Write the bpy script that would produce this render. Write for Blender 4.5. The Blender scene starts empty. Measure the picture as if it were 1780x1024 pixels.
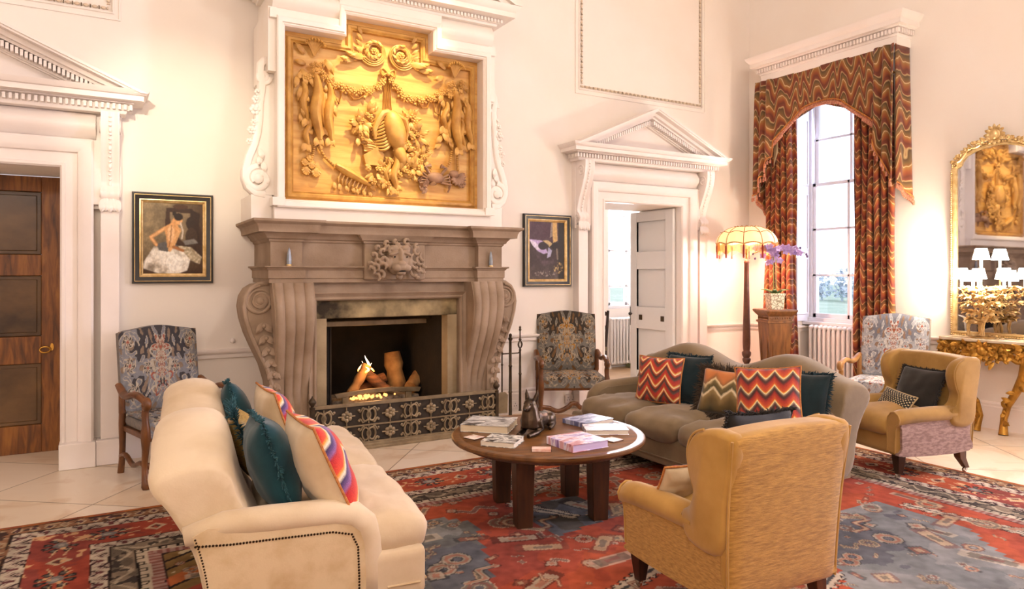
import bpy, bmesh, math, random
import numpy as np
from mathutils import Vector as V, Matrix as M, noise as MN
PI = math.pi
R = math.radians
random.seed(7)
S = bpy.context.scene
COL = S.collection

# ---------------------------------------------------------------- colour
def hexl(h):
    h = h.lstrip('#')
    o = []
    for i in (0, 2, 4):
        c = int(h[i:i + 2], 16) / 255
        o.append(c / 12.92 if c <= .04045 else ((c + .055) / 1.055) ** 2.4)
    return tuple(o)
def C4(c):
    return (*(hexl(c) if isinstance(c, str) else c[:3]), 1)

# ---------------------------------------------------------------- materials
class G:
    """small node-graph builder"""
    def __init__(s, name, rough=.6, metal=0.0):
        s.m = bpy.data.materials.new(name)
        s.m.use_nodes = True
        s.t = s.m.node_tree
        s.b = s.t.nodes['Principled BSDF']
        s.b.inputs['Roughness'].default_value = rough
        s.b.inputs['Metallic'].default_value = metal
        s._tc = None
    def n(s, typ, **kw):
        k = s.t.nodes.new(typ)
        for a, b in kw.items():
            setattr(k, a, b)
        return k
    def put(s, sock, val):
        if isinstance(val, bpy.types.NodeSocket):
            s.t.links.new(val, sock)
        elif isinstance(val, str) or (isinstance(val, tuple) and sock.type == 'RGBA'):
            sock.default_value = C4(val)
        else:
            sock.default_value = val
    def co(s, kind='Object', scale=None, rot=None, loc=None):
        if s._tc is None:
            s._tc = s.n('ShaderNodeTexCoord')
        o = s._tc.outputs[kind]
        if scale or rot or loc:
            mp = s.n('ShaderNodeMapping')
            s.put(mp.inputs['Vector'], o)
            if scale: mp.inputs['Scale'].default_value = scale
            if rot: mp.inputs['Rotation'].default_value = rot
            if loc: mp.inputs['Location'].default_value = loc
            o = mp.outputs[0]
        return o
    def xyz(s, vec):
        k = s.n('ShaderNodeSeparateXYZ'); s.put(k.inputs[0], vec)
        return k.outputs[0], k.outputs[1], k.outputs[2]
    def comb(s, x, y, z):
        k = s.n('ShaderNodeCombineXYZ')
        for i, v in enumerate((x, y, z)): s.put(k.inputs[i], v)
        return k.outputs[0]
    def ma(s, op, a, b=None, c=None):
        k = s.n('ShaderNodeMath', operation=op)
        s.put(k.inputs[0], a)
        if b is not None: s.put(k.inputs[1], b)
        if c is not None: s.put(k.inputs[2], c)
        return k.outputs[0]
    def noise(s, vec, scale=8, detail=4, dist=0, rough=.55):
        k = s.n('ShaderNodeTexNoise')
        s.put(k.inputs['Vector'], vec)
        k.inputs['Scale'].default_value = scale
        k.inputs['Detail'].default_value = detail
        k.inputs['Distortion'].default_value = dist
        k.inputs['Roughness'].default_value = rough
        return k.outputs['Fac']
    def ramp(s, fac, stops, interp='LINEAR'):
        k = s.n('ShaderNodeValToRGB')
        k.color_ramp.interpolation = interp
        e = k.color_ramp.elements
        while len(e) < len(stops): e.new(.5)
        for i, (p, c) in enumerate(stops):
            e[i].position = p; e[i].color = C4(c)
        s.put(k.inputs[0], fac)
        return k.outputs[0]
    def mix(s, fac, a, b, blend='MIX'):
        k = s.n('ShaderNodeMix', data_type='RGBA', blend_type=blend)
        s.put(k.inputs[0], fac); s.put(k.inputs[6], a); s.put(k.inputs[7], b)
        return k.outputs[2]
    def bump(s, h, strength=.3, dist=.01):
        k = s.n('ShaderNodeBump')
        k.inputs['Strength'].default_value = strength
        k.inputs['Distance'].default_value = dist
        s.put(k.inputs['Height'], h)
        s.put(s.b.inputs['Normal'], k.outputs[0])
    def col(s, c):
        s.put(s.b.inputs['Base Color'], c)
        return s
    def sheen(s, w, c='#ffffff'):
        s.b.inputs['Sheen Weight'].default_value = w
        s.b.inputs['Sheen Tint'].default_value = C4(c)

def mat(name, c1, c2=None, rough=.6, metal=0, scale=6, detail=5, lo=.3, hi=.7, stretch=None, bump=0, bscale=60,
        bstretch=None, dist=0, bdist=.01, sheen=0, spec=None):
    g = G(name, rough, metal)
    if c2:
        f = g.noise(g.co(scale=stretch), scale, detail, dist)
        g.col(g.ramp(f, [(lo, c1), (hi, c2)]))
    else:
        g.col(C4(c1))
        g.b.inputs['Base Color'].default_value = C4(c1)
    if bump:
        g.bump(g.noise(g.co(scale=bstretch or stretch), bscale, 4), bump, bdist)
    if sheen: g.sheen(sheen)
    if spec is not None: g.b.inputs['Specular IOR Level'].default_value = spec
    return g.m

def attr_mat(name, rough=.8, bump=0, bscale=200, spec=.3, yarn=0):
    g = G(name, rough)
    a = g.n('ShaderNodeVertexColor', layer_name='paint').outputs[0]
    if yarn:
        f = g.noise(g.co(), bscale, 2)
        a = g.mix(yarn, a, g.ramp(f, [(.3, (0, 0, 0)), (.7, (1, 1, 1))]), 'OVERLAY')
    g.col(a)
    if bump: g.bump(g.noise(g.co(), bscale, 3), bump, .004)
    g.b.inputs['Specular IOR Level'].default_value = spec
    return g.m

# ---------------------------------------------------------------- objects
def tagit(o, label=None, cat=None, group=None, kind=None):
    if label: o['label'] = label
    if cat: o['category'] = cat
    if group: o['group'] = group
    if kind: o['kind'] = kind
    return o
def thing(name, label, cat, loc=(0, 0, 0), rz=0, group=None, kind=None):
    o = bpy.data.objects.new(name, None)
    o.empty_display_size = .1
    COL.objects.link(o)
    o.location = loc; o.rotation_euler = (0, 0, rz)
    return tagit(o, label, cat, group, kind)
def ob(name, bm, mats, parent=None, smooth=True, ang=40, bev=0, sub=0, remesh=0, loc=None, rot=None):
    me = bpy.data.meshes.new(name)
    bmesh.ops.recalc_face_normals(bm, faces=bm.faces[:])
    bm.to_mesh(me); bm.free()
    for m in (mats if isinstance(mats, (list, tuple)) else [mats]): me.materials.append(m)
    if smooth:
        me.polygons.foreach_set('use_smooth', [True] * len(me.polygons))
        if ang < 180: me.set_sharp_from_angle(angle=R(ang))
    o = bpy.data.objects.new(name, me)
    COL.objects.link(o)
    if parent: o.parent = parent
    if loc: o.location = loc
    if rot: o.rotation_euler = rot
    if remesh:
        k = o.modifiers.new('Remesh', 'REMESH'); k.mode = 'VOXEL'; k.voxel_size = remesh; k.use_smooth_shade = True
        k = o.modifiers.new('Smooth', 'SMOOTH'); k.iterations = 3; k.factor = .5
    if bev:
        k = o.modifiers.new('Bevel', 'BEVEL'); k.width = bev; k.segments = 2; k.limit_method = 'ANGLE'; k.angle_limit = R(40)
    if sub:
        k = o.modifiers.new('Subsurf', 'SUBSURF'); k.levels = sub; k.render_levels = sub
    return o
def copy_tree(o, parent=None):
    c = o.copy(); COL.objects.link(c)
    if parent: c.parent = parent
    for ch in list(o.children): copy_tree(ch, c)
    return c

# ---------------------------------------------------------------- shapes
NB = bmesh.new
def box(bm, x0, y0, z0, x1, y1, z1, mtx=None):
    vs = [V((x, y, z)) for x in (x0, x1) for y in (y0, y1) for z in (z0, z1)]
    if mtx: vs = [mtx @ v for v in vs]
    b = [bm.verts.new(v) for v in vs]
    fs = []
    for f in ((0, 1, 3, 2), (4, 6, 7, 5), (0, 4, 5, 1), (2, 3, 7, 6), (0, 2, 6, 4), (1, 5, 7, 3)):
        fs.append(bm.faces.new([b[i] for i in f]))
    return fs
def loft(bm, rings, cap=True, closed=True, mi=0, loop=False):
    vr = [[bm.verts.new(p) for p in r] for r in rings]
    n = len(rings[0])
    pairs = list(zip(vr, vr[1:])) + ([(vr[-1], vr[0])] if loop else [])
    for a, b in pairs:
        for j in range(n if closed else n - 1):
            k = (j + 1) % n
            f = bm.faces.new((a[j], a[k], b[k], b[j])); f.material_index = mi
    if cap and closed and not loop:
        for r in (vr[0][::-1], vr[-1]):
            f = bm.faces.new(r); f.material_index = mi
    return vr
def lathe(bm, prof, n=20, c=(0, 0, 0), mtx=None, sx=1, sy=1):
    rings = []
    for r, z in prof:
        ring = []
        for i in range(n):
            a = 2 * PI * i / n
            p = V((c[0] + r * sx * math.cos(a), c[1] + r * sy * math.sin(a), c[2] + z))
            ring.append(mtx @ p if mtx else p)
        rings.append(ring)
    loft(bm, rings)
def tube(bm, pts, rad, n=8, closed=False, flat=None):
    pts = [V(p) for p in pts]
    k = len(pts)
    if not hasattr(rad, '__len__'): rad = [rad] * k
    up = None; rings = []
    for i, p in enumerate(pts):
        if closed:
            d = pts[(i + 1) % k] - pts[i - 1]
        else:
            d = pts[min(i + 1, k - 1)] - pts[max(i - 1, 0)]
        if d.length < 1e-9: d = V((0, 0, 1))
        d.normalize()
        if up is None:
            up = V((0, 0, 1)) if abs(d.z) < .9 else V((1, 0, 0))
        a = d.cross(up)
        if a.length < 1e-6: a = d.cross(V((0, 1, 0)))
        a.normalize(); b = a.cross(d).normalized(); up = b
        f = flat or (1, 1)
        rings.append([p + (a * math.cos(t) * f[0] + b * math.sin(t) * f[1]) * rad[i] for t in [2 * PI * j / n for j in range(n)]])
    loft(bm, rings, loop=closed)
def prism(bm, poly, d0, d1, ax='y'):
    def P(a, b, d):
        return V((a, d, b)) if ax == 'y' else V((d, a, b)) if ax == 'x' else V((a, b, d))
    loft(bm, [[P(a, b, d0) for a, b in poly], [P(a, b, d1) for a, b in poly]])
def sweep(bm, prof, path, N, closed=False, side=1, closedprof=True):
    """profile points (a along the outward side in the path plane, b along N), mitred corners"""
    path = [V(p) for p in path]; N = V(N).normalized(); k = len(path); rings = []
    for i, p in enumerate(path):
        dp = (path[i] - path[i - 1]).normalized() if (i > 0 or closed) else None
        dn = (path[(i + 1) % k] - path[i]).normalized() if (i < k - 1 or closed) else None
        n1 = N.cross(dp) * side if dp else None
        n2 = N.cross(dn) * side if dn else None
        if n1 is None: mt = n2
        elif n2 is None: mt = n1
        else: mt = (n1 + n2) / max(.15, 1 + n1.dot(n2))
        rings.append([p + mt * a + N * b for a, b in prof])
    loft(bm, rings, loop=closed, closed=closedprof)
_SPH = {}
def blob(bm, c, r, rot=None, u=10, v=7):
    if not hasattr(r, '__len__'): r = (r, r, r)
    if (u, v) not in _SPH:
        vs = [V((0, 0, -1))] + [V((math.cos(2 * PI * j / u) * math.sin(PI * i / v), math.sin(2 * PI * j / u) * math.sin(PI * i / v), -math.cos(PI * i / v))) for i in range(1, v) for j in range(u)] + [V((0, 0, 1))]
        _SPH[(u, v)] = vs
    c = V(c); d = V(r)
    b = []
    for p in _SPH[(u, v)]:
        q = V((p.x * d.x, p.y * d.y, p.z * d.z))
        b.append(bm.verts.new(c + (rot @ q if rot else q)))
    F = bm.faces.new; n = len(b)
    for j in range(u):
        k = (j + 1) % u
        F((b[0], b[1 + k], b[1 + j])); F((b[n - 1], b[n - 1 - u + j], b[n - 1 - u + k]))
        for i in range(v - 2):
            F((b[1 + i * u + j], b[1 + i * u + k], b[1 + (i + 1) * u + k], b[1 + (i + 1) * u + j]))
def rotm(x=0, y=0, z=0):
    return M.Rotation(R(z), 3, 'Z') @ M.Rotation(R(y), 3, 'Y') @ M.Rotation(R(x), 3, 'X')
def leaf(bm, p, d, nrm, L, W, lift=.25, curl=.3, n=5):
    """pointed leaf with a raised mid-rib and real thickness"""
    p = V(p); d = V(d).normalized(); nrm = V(nrm).normalized(); s = d.cross(nrm).normalized()
    top = []; bot = []
    for i in range(n + 1):
        t = i / n
        w = W * .5 * math.sin(PI * min(1, .12 + .88 * t)) ** .8 * (1 if t < 1 else 0.05)
        h = lift * L * math.sin(t * PI * .5) - curl * L * t * t
        c = p + d * (L * t) + nrm * h
        top.append([c - s * w, c + nrm * (W * .16), c + s * w])
        bot.append([c - s * w - nrm * .002, c - nrm * W * .05, c + s * w - nrm * .002])
    loft(bm, [a + b[::-1] for a, b in zip(top, bot)])
def axis_pts(h, r, n):
    a = [-h, -h + r * .29, -h + r] + [(-h + r) + (2 * h - 2 * r) * i / n for i in range(1, n)] + [h - r, h - r * .29, h]
    return a
def softbox(bm, x0, y0, z0, x1, y1, z1, r, n=6, puff=0, wr=0, seed=0, f=None, puff_x=0, puff_y=0):
    """box with rounded edges, optional plumped faces and wrinkles"""
    h = V(((x1 - x0) / 2, (y1 - y0) / 2, (z1 - z0) / 2)); c = V(((x0 + x1) / 2, (y0 + y1) / 2, (z0 + z1) / 2))
    r = min(r, h.x * .98, h.y * .98, h.z * .98)
    ax = [axis_pts(h[i], r, n if h[i] > r * 1.6 else 2) for i in range(3)]
    cache = {}
    def vert(p):
        key = (round(p[0], 6), round(p[1], 6), round(p[2], 6))
        if key in cache: return cache[key]
        q = V(p)
        inn = V([max(-(h[i] - r), min(h[i] - r, q[i])) for i in range(3)])
        d = q - inn
        if d.length > 1e-9: q = inn + d.normalized() * max(abs(d.x), abs(d.y), abs(d.z))
        u, v, w = q.x / h.x, q.y / h.y, q.z / h.z
        if puff:
            q.z += puff * (1 - u * u) * (1 - v * v) * (1 if w > 0 else -.35) * min(1, abs(w) * 1.2)
        if puff_x: q.x += puff_x * (1 - v * v) * (1 - w * w) * (1 if u > 0 else -1) * min(1, abs(u) * 1.2)
        if puff_y: q.y += puff_y * (1 - u * u) * (1 - w * w) * (1 if v > 0 else -1) * min(1, abs(v) * 1.2)
        q += c
        if f: q = V(f(q))
        if wr:
            k = MN.noise(q * 7 + V((seed, 3, 1))) * wr + MN.noise(V((q.x * 18 + seed, q.y * 6, q.z * 10))) * wr * .5
            q.z += k; q.y += k * .4
        cache[key] = bm.verts.new(q)
        return cache[key]
    for a in range(3):
        b, d = [(1, 2), (2, 0), (0, 1)][a]
        for sgn in (-1, 1):
            for i in range(len(ax[b]) - 1):
                for j in range(len(ax[d]) - 1):
                    q = []
                    for bi, dj in ((i, j), (i + 1, j), (i + 1, j + 1), (i, j + 1)):
                        p = [0, 0, 0]; p[a] = h[a] * sgn; p[b] = ax[b][bi]; p[d] = ax[d][dj]
                        q.append(vert(p))
                    if len(set(q)) == 4:
                        bm.faces.new(q if sgn > 0 else q[::-1])
def paint(name, w, h, res, fn, m, parent=None, loc=None, rot=None, zf=None):
    """flat grid in local XZ (facing -Y) coloured by fn(U,Vv) -> Nx3 linear colours"""
    nx, ny = max(2, int(w / res)), max(2, int(h / res))
    u, v = np.meshgrid(np.linspace(0, 1, nx + 1), np.linspace(0, 1, ny + 1))
    u = u.ravel(); v = v.ravel()
    co = np.zeros((len(u), 3), np.float32)
    co[:, 0] = (u - .5) * w; co[:, 2] = v * h
    if zf is not None: co = zf(co, u, v)
    idx = np.arange(len(u)).reshape(ny + 1, nx + 1)
    q = np.stack([idx[:-1, :-1], idx[:-1, 1:], idx[1:, 1:], idx[1:, :-1]], -1).reshape(-1, 4).astype(np.int32)
    me = bpy.data.meshes.new(name)
    me.vertices.add(len(u)); me.loops.add(q.size); me.polygons.add(len(q))
    me.vertices.foreach_set('co', co.ravel())
    me.loops.foreach_set('vertex_index', q.ravel())
    me.polygons.foreach_set('loop_start', np.arange(0, q.size, 4, dtype=np.int32))
    me.polygons.foreach_set('loop_total', np.full(len(q), 4, np.int32))
    me.update(calc_edges=True)
    a = me.color_attributes.new('paint', 'FLOAT_COLOR', 'POINT')
    c = np.ones((len(u), 4), np.float32); c[:, :3] = fn(u, v)
    a.data.foreach_set('color', c.ravel())
    me.materials.append(m)
    me.polygons.foreach_set('use_smooth', [True] * len(me.polygons))
    o = bpy.data.objects.new(name, me); COL.objects.link(o)
    if parent: o.parent = parent
    if loc: o.location = loc
    if rot: o.rotation_euler = rot
    return o
# numpy painting helpers
def vnoise(x, y, seed=0):
    xi = np.floor(x).astype(np.int64); yi = np.floor(y).astype(np.int64)
    fx = x - xi; fy = y - yi
    fx = fx * fx * (3 - 2 * fx); fy = fy * fy * (3 - 2 * fy)
    def hsh(a, b):
        n = (a * 374761393 + b * 668265263 + seed * 974634777) & 0x7fffffff
        n = ((n ^ (n >> 13)) * 1274126177) & 0x7fffffff
        return ((n ^ (n >> 16)) & 0xffff) / 65535.0
    return (hsh(xi, yi) * (1 - fx) + hsh(xi + 1, yi) * fx) * (1 - fy) + (hsh(xi, yi + 1) * (1 - fx) + hsh(xi + 1, yi + 1) * fx) * fy
def fbm(x, y, seed=0, o=4):
    t = 0; a = .5
    for i in range(o):
        t = t + a * vnoise(x, y, seed + i * 17); x = x * 2.03; y = y * 2.03; a *= .5
    return t / (1 - .5 ** o)
def inpoly(x, y, poly):
    r = np.zeros(x.shape, bool); n = len(poly)
    for i in range(n):
        x0, y0 = poly[i]; x1, y1 = poly[(i + 1) % n]
        if y0 == y1: continue
        r ^= ((y0 > y) != (y1 > y)) & (x < (x1 - x0) * (y - y0) / (y1 - y0) + x0)
    return r
def dseg(x, y, pts):
    d = np.full(x.shape, 9.)
    for (x0, y0), (x1, y1) in zip(pts, pts[1:]):
        dx, dy = x1 - x0, y1 - y0
        t = np.clip(((x - x0) * dx + (y - y0) * dy) / (dx * dx + dy * dy + 1e-12), 0, 1)
        d = np.minimum(d, np.hypot(x - x0 - t * dx, y - y0 - t * dy))
    return d
def setc(c, mask, col):
    c[mask] = np.array(hexl(col) if isinstance(col, str) else col)
def blend(c, a, col):
    a = np.clip(a, 0, 1)[:, None]
    c[:] = c * (1 - a) + np.array(hexl(col) if isinstance(col, str) else col) * a

# ---------------------------------------------------------------- shared materials
m_wall = mat('wall_plaster', '#f4ece2', '#f1e6d9', rough=.85, scale=1.2, bump=.04, bscale=25)
m_white = mat('white_paint', '#f3e9e2', '#f0e4da', rough=.45, scale=3)
m_whitecool = mat('white_door_paint', '#e9e7e4', rough=.4)
m_stone = mat('carved_stone', '#a8917a', '#846c54', rough=.8, scale=3.5, bump=.12, bscale=70, lo=.3, hi=.72)
m_stone_dark = mat('sooty_stone', '#b09a70', '#2f2412', rough=.85, scale=3.2, bump=.2, bscale=40, lo=.35, hi=.6)
m_soot = mat('soot', '#120d08', '#241a10', rough=.9, scale=6, bump=.2)
m_iron = mat('wrought_iron', '#3a3026', '#5a4a38', rough=.5, metal=.7, scale=12, bump=.1)
m_iron2 = mat('fender_steel', '#7d6c54', '#a08e70', rough=.45, metal=.45, scale=10)
m_gold = mat('gilding', '#c8963f', '#8f6524', rough=.38, metal=.75, scale=14, bump=.2, bscale=60)
m_gilt2 = mat('pale_gilding', '#e6cb96', '#bf9a5c', rough=.35, metal=.6, scale=20)
m_brass = mat('brass', '#c79a4a', rough=.25, metal=1)
m_walnut = mat('walnut_wood', '#6a3d1e', '#3c2110', rough=.38, scale=5, stretch=(6, 6, 1), bump=.05)
m_darkwood = mat('dark_wood', '#3a1e10', '#1d0f08', rough=.35, scale=4, stretch=(7, 7, 1))
m_black = mat('black_lacquer', '#15110d', '#241d15', rough=.4, scale=9)
m_steel = mat('castor_steel', '#b9b4ad', rough=.2, metal=1)
m_dark = mat('dark_gap', '#1a1511', rough=.9)
# ================================================================= THE SETTING
YW, XW = 6.27, 7.18          # back wall plane, window wall plane
def struct(name, bm, m, label=None, **k):
    o = ob(name, bm, m, **k); o['kind'] = 'structure'
    if label: o['label'] = label
    return o
def wallbox(bm, x0, x1, y0, y1, H, holes, ax):
    """wall slab with rectangular holes (a0,a1,z0,z1) along axis ax"""
    cuts = sorted(holes)
    a = x0 if ax == 'x' else y0
    end = x1 if ax == 'x' else y1
    def B(p, q, z0, z1):
        if q - p < 1e-6 or z1 - z0 < 1e-6: return
        if ax == 'x': box(bm, p, y0, z0, q, y1, z1)
        else: box(bm, x0, p, z0, x1, q, z1)
    for h0, h1, z0, z1 in cuts:
        B(a, h0, 0, H); B(h0, h1, 0, z0); B(h0, h1, z1, H); a = h1
    B(a, end, 0, H)
HT = 6.2
bm = NB(); wallbox(bm, -4.6, 7.18, YW, 6.95, HT, [(-1.42, -.28, 0, 2.24), (1.53, 2.68, .0, 1.12), (4.80, 5.94, 0, 2.24)], 'x')
struct('wall_back', bm, m_wall, 'cream plaster wall behind the fireplace', smooth=False)
bm = NB(); wallbox(bm, XW, 7.62, -4.1, 8.7, HT, [(.10, 1.18, .87, 3.75), (4.54, 5.62, 0, 3.75)], 'y')
struct('wall_right', bm, m_wall, 'cream plaster wall with the tall curtained window', smooth=False)
bm = NB(); box(bm, -4.7, -4.1, 0, -4.5, 6.95, HT); struct('wall_left', bm, m_wall, smooth=False)
bm = NB(); box(bm, -4.6, -4.2, 0, 7.2, -4.0, HT); struct('wall_front', bm, m_wall, smooth=False)
bm = NB(); box(bm, -4.7, -4.2, HT, 7.62, 6.95, HT + .2); struct('ceiling', bm, m_white, smooth=False)
bm = NB(); box(bm, 7.5, 4.50, 0, 7.62, 5.66, .86); struct('wall_window_recess', bm, m_wall, smooth=False)

# floor: pale limestone flags laid on the diagonal
g = G('limestone_flags', .32)
co = g.co(rot=(0, 0, R(38)), scale=(1.25, 1.25, 1))
br = g.n('ShaderNodeTexBrick'); br.offset = 0; br.squash = 1
g.put(br.inputs['Vector'], co)
for k, v in dict(Scale=1.0).items(): br.inputs[k].default_value = v
br.inputs['Mortar Size'].default_value = .006; br.inputs['Brick Width'].default_value = 1; br.inputs['Row Height'].default_value = 1
br.inputs['Color1'].default_value = C4('#efe4d4'); br.inputs['Color2'].default_value = C4('#e6d4ba'); br.inputs['Mortar'].default_value = C4('#9b866c')
nz = g.noise(g.co(), 2.2, 7, 1.2)
veins = g.ramp(nz, [(.36, '#d9bd98'), (.48, '#f6efe6'), (.62, '#f2e8dc')])
g.col(g.mix(.55, br.outputs[0], g.mix(1, br.outputs[0], veins, 'MULTIPLY')))
m_floor = g.m
bm = NB(); box(bm, -4.7, -4.2, -.1, 7.62, 7.0, 0); struct('floor', bm, m_floor, 'pale limestone flagged floor', smooth=False)

# ---- dado rails and skirtings
DADO = [(0, .745), (0, .745), (.02, .745), (.024, .765), (.02, .775), (.04, .785), (.05, .80), (.05, .812), (.0, .818)]
SK = [(0, 0), (.03, 0), (.03, .205), (.022, .215), (.024, .235), (.012, .25), (0, .252)]
def run(name, prof, path, label):
    bm = NB(); sweep(bm, prof, path, (0, 0, 1), side=-1)
    return struct(name, bm, m_white, label, ang=35)
run('trim_1', DADO, [(.1, YW, 0), (1.2, YW, 0)], 'white dado rail left of the fireplace')
run('trim_2', DADO, [(3.1, YW, 0), (4.42, YW, 0)], 'white dado rail right of the fireplace')
run('trim_3', DADO, [(6.37, YW, 0), (7.18, YW, 0), (7.18, 5.62, 0), (7.49, 5.62, 0)], 'white dado rail turning the corner into the window bay')
run('trim_4', DADO, [(7.18, 4.54, 0), (7.18, -4, 0)], 'white dado rail on the window wall')
run('baseboard_back', SK, [(.1, YW, 0), (1.2, YW, 0)], 'white skirting left of the fireplace')
run('baseboard_chimney', SK, [(3.1, YW, 0), (4.42, YW, 0)], 'white skirting right of the fireplace')
run('baseboard_corner', SK, [(6.37, YW, 0), (7.18, YW, 0), (7.18, 5.62, 0), (7.49, 5.62, 0)], 'white skirting in the corner by the window')
run('baseboard_right', SK, [(7.18, 4.54, 0), (7.18, -4, 0)], 'white skirting below the gilt console table')

# ---- enriched wall-panel mouldings high on the back wall
def wallpanel(name, x0, x1, z0, z1, label):
    bm = NB()
    pth = [(x0, YW, z0), (x1, YW, z0), (x1, YW, z1), (x0, YW, z1)]
    sweep(bm, [(-.055, 0), (-.055, .012), (-.045, .014), (-.042, .006), (-.012, .006), (-.008, .02), (0, .02), (0, 0)], pth, (0, -1, 0), closed=True)
    o = struct(name, bm, m_wall, label, ang=30)
    bm = NB()
    def egg(x, z, vert):
        blob(bm, (x, YW - .008, z), (.013 if vert else .019, .012, .019 if vert else .013), u=8, v=5)
        for s in (-1, 1):
            d = .028
            box(bm, x - (.011 if vert else .004) + (0 if vert else s * d), YW - .02, z - (.004 if vert else .011) + (s * d if vert else 0),
                x + (.011 if vert else .004) + (0 if vert else s * d), YW - .004, z + (.004 if vert else .011) + (s * d if vert else 0))
    n = int((x1 - x0) / .058)
    for i in range(n): egg(x0 + .04 + i * .058, z0 + .027, False)
    for i in range(int((min(z1, 4.85) - z0) / .058)):
        egg(x0 + .027, z0 + .09 + i * .058, True); egg(x1 - .027, z0 + .09 + i * .058, True)
    ob('egg_and_dart_enrichment', bm, mat('panel_enrichment_paint', '#dcc8ae', rough=.8), o)
wallpanel('trim_5', 4.50, 6.33, 3.47, 5.6, 'enriched panel moulding above the white doorway')
wallpanel('trim_6', -1.78, .06, 3.47, 5.6, 'enriched panel moulding above the brown door')

# ---- classical doorcases
ARCH = [(0, 0), (0, .07), (.012, .085), (.03, .085), (.035, .075), (.11, .075), (.115, .10), (.15, .12), (.175, .125), (.20, .13), (.215, .12), (.215, 0)]
def s_scroll(n=24, h=.69, d=.2):
    """S-bracket front profile: list of (depth, z) from bottom to top"""
    pts = []
    for i in range(n + 1):
        t = i / n
        dep = .05 + (d - .05) * (t ** 1.6) + .035 * math.sin(PI * min(1, t / .22)) * (1 if t < .22 else 0) + .03 * math.sin(2 * PI * (t - .1)) * (.3)
        pts.append((dep, -h / 2 + h * t))
    return pts
def spiral(c, r0, r1, turns, n=40, a0=0, plane='xz', sgn=1):
    o = []
    for i in range(n + 1):
        t = i / n; a = a0 + sgn * 2 * PI * turns * t; r = r0 + (r1 - r0) * t
        u, v = r * math.cos(a), r * math.sin(a)
        o.append(V((c[0] + u, c[1], c[2] + v)) if plane == 'xz' else V((c[0], c[1] + u, c[2] + v)))
    return o
def doorcase(root):
    W, Hd = .57, 2.24
    bm = NB(); sweep(bm, ARCH, [(-W, 0, 0), (-W, 0, Hd), (W, 0, Hd), (W, 0, 0)], (0, -1, 0))
    for s in (-1, 1):   # crossettes at the head
        a, b = sorted((s * .76, s * .835)); box(bm, a, -.10, 1.97, b, 0, 2.455)
    ob('architrave', bm, m_white, root, ang=30)
    for s in (-1, 1):
        bm = NB(); x0, x1 = sorted((s * .83, s * .955))
        box(bm, x0, -.11, .19, x1, 0, 1.97)
        ob('pilaster', bm, m_white, root, bev=.006)
        bm = NB(); a, b = sorted((s * .565, s * .80)); box(bm, a, -.165, 0, b, 0, .19)
        a, b = sorted((s * .80, s * .975)); box(bm, a, -.15, 0, b, 0, .19)
        ob('plinth_block', bm, m_white, root, bev=.006)
        # scrolled console bracket
        bm = NB(); xc = s * .893
        prof = []
        for i in range(33):
            t = i / 32
            if t < .2: dep = .07 + .055 * math.sin(PI * t / .2)
            else:
                q = (t - .2) / .8; dep = .07 + .15 * (q * q * (3 - 2 * q)) + .02 * math.sin(PI * q)
            prof.append((dep, 1.985 + .675 * t))
        rings = []
        for dep, z in prof:
            r = []
            for j in range(9):
                u = -1 + 2 * j / 8
                e = .010 * (1 if abs(u) > .7 else 0) + .006 * (1 if abs(u) < .2 else 0)
                r.append(V((xc + u * .062, -dep - e, z)))
            r += [V((xc + .062, 0, z)), V((xc - .062, 0, z))]
            rings.append(r)
        loft(bm, rings)
        for sx in (-1, 1):
            tube(bm, spiral((xc + sx * .064, -.155, 2.55), .062, .012, 1.6, plane='yz', a0=.5), .008, 6)
            tube(bm, spiral((xc + sx * .064, -.085, 2.06), .04, .01, 1.4, plane='yz', a0=2.6), .007, 6)
            blob(bm, (xc + sx * .064, -.155, 2.55), (.008, .016, .016)); blob(bm, (xc + sx * .064, -.085, 2.06), (.008, .012, .012))
        br_ = ob('console_bracket', bm, m_white, root, ang=35)
        bm = NB()
        for i in range(16):
            t = .22 + .72 * i / 15; q = (t - .2) / .8
            dep = .07 + .15 * (q * q * (3 - 2 * q)) + .02 * math.sin(PI * q)
            blob(bm, (xc, -dep - .009, 1.985 + .675 * t), (.012, .008, .008 if i % 4 else .02), u=8, v=5)
        ob('beading', bm, m_white, br_)
        bm = NB()
        for k, (dx, ang) in enumerate([(-.035, 12), (.035, -12), (0, 0), (-.02, 5), (.02, -5)]):
            leaf(bm, (xc + dx, -.10, 2.02), (math.sin(R(-ang)), -.15, -1), (0, -1, 0), .115 - .012 * (k > 2), .06, lift=.32, curl=.2)
        ob('acanthus_drop', bm, m_white, br_)
    bm = NB(); box(bm, -.97, -.06, 1.94, -.75, 0, 2.67); box(bm, .75, -.06, 1.94, .97, 0, 2.67); box(bm, -.75, -.06, 2.43, .75, 0, 2.67); bb = ob('backboard', bm, m_white, root)
    bm = NB(); pr = [(0, 2.46), (-.06, 2.46)] + [(-.075 - .055 * math.sin(PI * i / 10), 2.47 + .185 * i / 10) for i in range(11)] + [(0, 2.66)]
    prism(bm, pr, -.80, .80, 'x'); ob('pulvinated_frieze', bm, m_white, root)
    prof = [(0, 2.66), (.012, 2.66), (.02, 2.675), (.02, 2.685), (.022, 2.685), (.022, 2.728), (.065, 2.735), (.06, 2.745), (.13, 2.748), (.13, 2.785), (.145, 2.79),
            (.165, 2.815), (.17, 2.826), (0, 2.826)]
    pth = [(-.985, 0, 0), (-.985, -.155, 0), (.985, -.155, 0), (.985, 0, 0)]
    bm = NB(); sweep(bm, prof, pth, (0, 0, 1), side=-1)
    box(bm, -.985, -.155, 2.66, .985, 0, 2.80)
    ob('cornice', bm, m_white, root, ang=30)
    bm = NB()
    n = 56
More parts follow.
